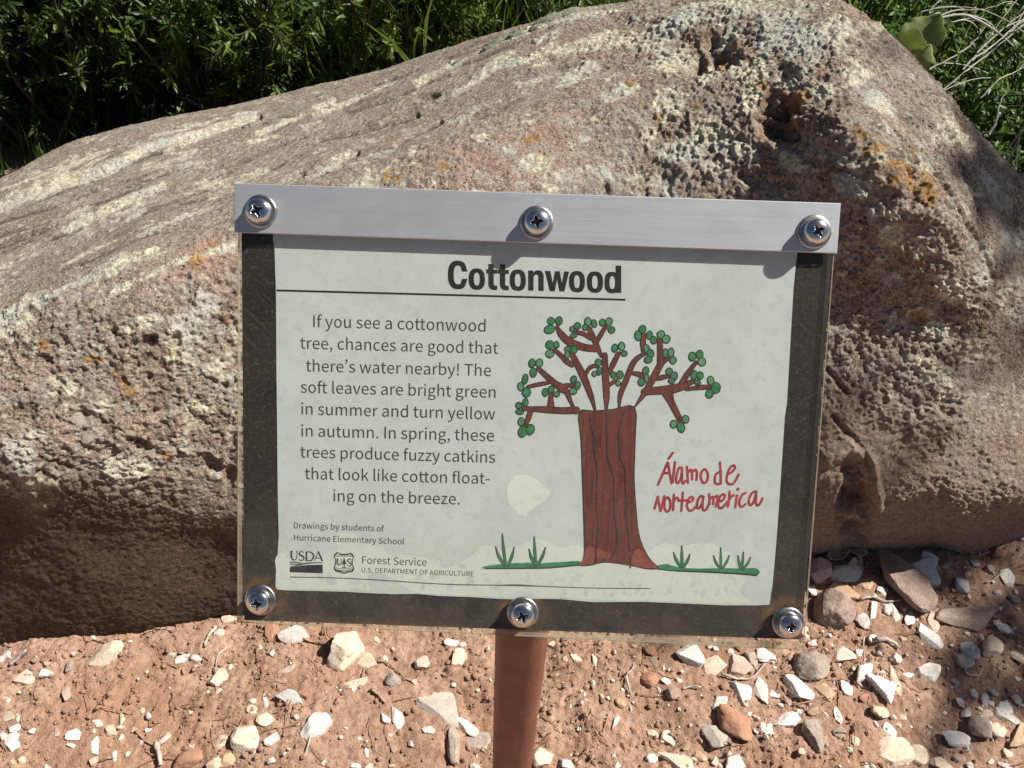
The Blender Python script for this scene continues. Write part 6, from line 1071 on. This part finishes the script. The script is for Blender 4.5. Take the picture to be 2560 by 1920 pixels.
for i, (px, Y, h, sp_, lab) in enumerate(WL):
    x, y = spot(px, 150, Y); shrub('willow_shrub', 'narrow-leaved dark green shrub ' + lab, (x, y, gzf(y)), h, sp_, 20, 5600, 40 + i, mwild if i in (0, 1, 2, 3, 5, 8) else mwil, .029 + .008 * (i % 3), .0075 + .001 * (i % 2), 'shrub', 'willow shrubs behind the boulder', low=.02)  # some shrubs, most at the left, take a leaf colour darkened for shade
# sunny grass beyond
def grass(name, lab, cx, cy, rx, ry, n, hmin, hmax, seed, mat):
    rng = np.random.default_rng(seed); a = rng.uniform(0, 6.283, n); r = np.sqrt(rng.random(n)); x = cx + rx * r * np.cos(a); y = cy + ry * r * np.sin(a); z = np.array([gzf(v) for v in y])
    P_ = np.stack([x, y, z], 1); D_ = np.stack([rng.normal(0, .30, n), rng.normal(0, .30, n), np.ones(n)], 1); Nr = rng.normal(0, 1, (n, 3)); L_ = rng.uniform(hmin, hmax, n); W_ = rng.uniform(.004, .009, n)
    V, Fc = leaves_arrays(P_, D_, Nr, L_, W_); o = mesh_np(name, V, Fc, mat, False, None, dict(rnd=np.repeat(rng.random(n), 8))); tag(o, lab, 'grass', kind='stuff'); return o
grass('meadow_grass', 'bright sunlit grass beyond the dark shrubs', -.1, 2.30, 2.4, .5, 17000, .14, .46, 77, mgra)
grass('undergrowth', 'low shaded green undergrowth behind the boulder', -.4, 1.75, 2.0, .5, 3600, .04, .13, 78, mherb)
# low bushy herbs at the right
HL = [(1760, 1.75, .42, .36, 'peeping over the crown of the boulder'), (1930, 1.70, .45, .36, 'right behind the broad pale leaf'), (2080, 1.60, .48, .36, 'behind the right shoulder of the boulder'), (2230, 1.45, .46, .36, 'at the right edge under the bleached twigs'), (2060, 2.05, .62, .40, 'in the upper right corner behind the bleached branch'), (2260, 1.95, .66, .42, 'in the far upper right corner'), (1860, 2.20, .60, .40, 'above the top of the boulder at the right'), (2400, 1.30, .45, .36, 'cut by the right edge beside the boulder'), (1500, 2.1, .62, .4, 'directly above the crown of the boulder'), (1330, 2.15, .7, .4, 'left of the crown of the boulder')]
for i, (px, Y, h, sp_, lab) in enumerate(HL):
    x, y = spot(px, 150, Y); shrub('leafy_herb', 'small-leaved bushy green plant ' + lab, (x, y, gzf(y)), h, sp_, 16, 4200, 80 + i, mherb, .020, .0085, 'plant', 'bushy green plants at the right', low=.05, sr=.003)
# bleached dead branches
def branch(lab, pts, r0, r1, mat=None, name='dead_branch', twigs=0, seed=0):
    P_ = [tuple(at_y(x, y, Y)) for x, y, Y in pts]; A = np.array(P_, float); A = np.vstack([2 * A[:1] - A[1:2], A, 2 * A[-1:] - A[-2:-1]]); out = []
    for i in range(1, len(A) - 2):
        for k in range(6): s = k / 6; p0, p1, p2, p3 = A[i - 1:i + 3]; out.append(.5 * (2 * p1 + (p2 - p0) * s + (2 * p0 - 5 * p1 + 4 * p2 - p3) * s * s + (3 * p1 - p0 - 3 * p2 + p3) * s ** 3))
    out.append(A[-2]); rng = np.random.default_rng(seed); C_ = np.array(out) + rng.normal(0, .0006, (len(out), 3)); q = MB(); V, Fc = tube_arrays(C_, np.linspace(r0 * .72, r1 * .5, len(C_)), 7); q.add(V, Fc)
    for k in range(twigs):
        i = rng.integers(1, len(C_) - 1); d = (C_[min(i + 1, len(C_) - 1)] - C_[i - 1]); d /= np.linalg.norm(d); d = d + rng.normal(0, .28, 3); ln = rng.uniform(.06, .15); tt = np.linspace(0, 1, 6)[:, None]; V, Fc = tube_arrays(C_[i] + d * ln * tt + np.array([0, 0, -.03]) * tt ** 2, np.linspace(r1 * .9, .0007, 6), 4); q.add(V, Fc)
    bs = C_[0]; o = q.build(name, mat or mdead, None, True, bs); tag(o, lab, 'branch', 'bleached dead branches at the upper right' if mat is None else None); return o
branch('thick bleached branch arching over the broad pale leaf', [(1925, 115, 1.30), (1965, 75, 1.30), (2020, 42, 1.32), (2080, 32, 1.34), (2130, 45, 1.36), (2160, 75, 1.38)], .0042, .0022, seed=1, twigs=3)
branch('bleached branch parallel and just below the thick arched one', [(1935, 125, 1.28), (1980, 80, 1.30), (2040, 52, 1.33), (2100, 40, 1.36)], .0030, .0012, seed=2, twigs=2)
branch('thin straight pale twig right of the broad leaf', [(2005, 150, 1.30), (2060, 122, 1.32), (2100, 95, 1.35), (2135, 50, 1.38)], .0020, .0012, seed=3, twigs=2)
branch('long pale twig sloping up through the herbs at the right', [(2015, 215, 1.22), (2070, 165, 1.26), (2130, 120, 1.30), (2190, 70, 1.34), (2240, 30, 1.38)], .0024, .0012, seed=4, twigs=4)
branch('upper pale twig of the spray in the right corner', [(2080, 150, 1.30), (2130, 95, 1.34), (2180, 50, 1.38), (2230, -10, 1.42)], .0022, .0012, seed=5, twigs=4)
branch('middle pale twig of the spray in the right corner', [(2100, 130, 1.22), (2150, 95, 1.26), (2200, 50, 1.30), (2250, 10, 1.34)], .0020, .0010, seed=6, twigs=4)
branch('short bleached stick rising from behind the right shoulder', [(2136, 292, 1.12), (2152, 262, 1.14), (2160, 225, 1.16), (2170, 205, 1.17)], .0030, .0014, seed=7)
branch('lower pale twig of the spray at the right edge', [(2120, 210, 1.18), (2160, 170, 1.2), (2200, 150, 1.24), (2260, 90, 1.28)], .0018, .0009, seed=8, twigs=3)
branch('topmost thin pale twig in the right corner', [(1990, 25, 1.5), (2050, 15, 1.5), (2110, 22, 1.5), (2160, 10, 1.52)], .0020, .0009, seed=9, twigs=4)
branch('pale twig hanging at the right edge beside the boulder', [(2225, 250, 1.14), (2205, 290, 1.13), (2195, 330, 1.12)], .0016, .0009, seed=10, twigs=4)
branch('thin grey twig standing among the shrubs at the upper left', [(445, -20, 1.75), (452, 40, 1.73), (465, 75, 1.72), (480, 95, 1.72)], .0022, .0010, mdead, seed=11, twigs=1)
branch('second thin grey twig leaning right among the shrubs', [(520, -15, 1.75), (540, 15, 1.74), (560, 35, 1.73), (575, 60, 1.73)], .0020, .0010, mdead, seed=12, twigs=1)
# dark trunks among the shrubs
for px, Y, r, lab in ((1018, 2.35, .022, 'dark slender tree trunk behind the rising shoulder of the boulder'), (700, 2.6, .016, 'dark slender trunk behind the middle of the left slope')):
    x, y = spot(px, 100, Y); C_ = np.array([(x + .02 * math.sin(i), y, -.1 + i * .16) for i in range(12)]); V, Fc = tube_arrays(C_, np.linspace(r, r * .7, 12), 12); q = MB(); q.add(V, Fc); root = empty('young_tree', (x, y, -.05)); tag(root, lab, 'tree'); q.build('trunk', mdk, root, True, np.array([x, y, -.05])).location = (0, 0, 0)
    rng = np.random.default_rng(int(px)); n = 900; LP = np.array([x, y, 1.75]) + rng.normal(0, .2, (n, 3)); V, Fc = leaves_arrays(LP, rng.normal(0, 1, (n, 3)), rng.normal(0, .4, (n, 3)) + [0, 0, 1], rng.uniform(.03, .06, n), rng.uniform(.012, .02, n)); mesh_np('crown', V, Fc, mwil, False, root, dict(rnd=np.repeat(rng.random(n), 8)), np.array([x, y, -.05])).location = (0, 0, 0)
# broad pale leaves (a tall-leaved plant) beside the right shoulder
rb = np.array(at_y(1985, 150, 1.16)); root = empty('broad_leaf_plant', (rb[0], rb[1], 0)); tag(root, 'plant with broad pale green leaves rising behind the right shoulder of the boulder', 'plant')
def big_leaf(pts, Y, wd, sd):
    """leaf along a photo path with widths"""
    V = []; Fc = []; P_ = np.array([at_y(x, y, Y + dy) for x, y, dy in pts]); t0 = np.linspace(0, 1, 18); A = np.stack([np.interp(t0, np.linspace(0, 1, len(P_)), P_[:, k]) for k in range(3)], 1); T = np.gradient(A, axis=0); vw = A.mean(0) - CAM; vw /= np.linalg.norm(vw); rng = np.random.default_rng(sd)
    for i in range(18):
        s = np.cross(T[i], vw); s /= np.linalg.norm(s); w_ = wd * (math.sin(math.pi * min(1, .05 + t0[i] * .95)) ** .85 * (1.15 - .4 * abs(t0[i] - .45))) * (1 + .09 * math.sin(19 * t0[i] + sd) + .07 * math.sin(41 * t0[i] + 2 * sd))
        for j in range(-3, 4): V.append(A[i] + s * w_ * j / 3 + vw * (.004 * (1 - abs(j) / 3)) - vw * .006 * math.sin(5 * t0[i] + sd) * (j / 3))
    for i in range(17):
        for j in range(6): k = i * 7 + j; Fc.append((k, k + 1, k + 8, k + 7))
    q = MB(); va = np.array([.15 + .25 * abs(k_ % 7 - 3) + .3 * rng.random() for k_ in range(len(V))]); q.add(np.array(V), Fc, 0, va.clip(0, 1)); o = q.build('leaf', mbig, root, True, np.array([rb[0], rb[1], 0]), 'rnd'); o.location = (0, 0, 0); md = o.modifiers.new('thick', 'SOLIDIFY'); md.thickness = .0008
big_leaf([(1950, 120, .0), (1975, 95, .0), (2010, 60, .01), (2033, 28, .02)], 1.17, .027, 1); big_leaf([(1962, 118, -.03), (1968, 90, -.03), (1985, 62, -.03)], 1.17, .020, 2); big_leaf([(1975, 150, -.04), (1990, 125, -.04), (2010, 95, -.03)], 1.17, .016, 3)
q = MB(); V, Fc = tube_arrays(np.array([(rb[0], rb[1], -.02), (rb[0] - .002, rb[1], .2), (rb[0] - .01, rb[1] - .02, rb[2])]), [.005, .004, .003], 7); q.add(V, Fc); q.build('stem', mherb, root, True, np.array([rb[0], rb[1], 0])).location = (0, 0, 0)
# the tree to the right of the path whose leaves dapple the right side of the boulder
def crown_at(target, dist, n, sig, seed):
    c_ = np.array(target) + SUN * dist; rng = np.random.default_rng(seed); LP = c_ + rng.normal(0, 1, (n, 3)) * np.array(sig); return LP
root = empty('shade_tree', (5.3, 1.7, 0)); tag(root, 'leafy tree outside the picture throwing dappled shade on the right of the boulder', 'tree')
LP = []
for k, (px, py, z, dd, n, sg) in enumerate(((2190, 1400, 0, 4.6, 12, .04), (2240, 1480, 0, 4.8, 14, .05), (2185, 1215, 0, 5.0, 7, .04), (2240, 1300, 0, 4.7, 8, .04), (2105, 1545, 0, 4.6, 6, .03), (2190, 420, .36, 5.8, 12, .07), (2070, 520, .36, 5.6, 42, .10), (2130, 620, .3, 5.6, 40, .10), (2000, 620, .3, 5.8, 50, .10), (1930, 520, .36, 5.8, 44, .09), (1900, 760, .25, 5.8, 30, .09), (2190, 760, .2, 5.8, 40, .10), (2190, 1090, .08, 4.6, 30, .05), (2130, 1130, .06, 4.8, 14, .04), (1900, 640, .3, 4.7, 20, .06), (1960, 720, .25, 4.9, 16, .06), (2030, 390, .4, 4.9, 14, .05))):
    LP.append(crown_at(on_ground(px, py, z), dd, n, (sg, sg, sg), 300 + k))
LP = np.concatenate(LP); rng = np.random.default_rng(9); n = len(LP); ext = np.array([5.9, 1.75, 4.3]) + rng.normal(0, 1, (700, 3)) * np.array([.35, .3, .35])
LP = np.concatenate([LP, ext]); n = len(LP); V, Fc = leaves_arrays(LP, rng.normal(0, 1, (n, 3)), rng.normal(0, .5, (n, 3)) + SUN, rng.uniform(.05, .09, n), rng.uniform(.03, .05, n)); mesh_np('crown', V, Fc, mwil, False, root, dict(rnd=np.repeat(rng.random(n), 8)), np.array([5.3, 1.7, 0])).location = (0, 0, 0)
q = MB(); 
for pts, ra, rb_ in (([(5.3, 1.7, -.1), (5.28, 1.7, 1.5), (5.2, 1.65, 3.0), (5.0, 1.6, 4.4)], .10, .04), ([(5.2, 1.65, 3.0), (4.4, 1.5, 3.45), (3.6, 1.3, 3.6)], .04, .012), ([(5.15, 1.65, 3.4), (4.4, 1.6, 3.7), (3.8, 1.4, 3.75)], .035, .01)):
    V, Fc = tube_arrays(np.array(pts), np.linspace(ra, rb_, len(pts)), 10); q.add(V, Fc)
q.build('trunk', mdk, root, True, np.array([5.3, 1.7, 0])).location = (0, 0, 0)
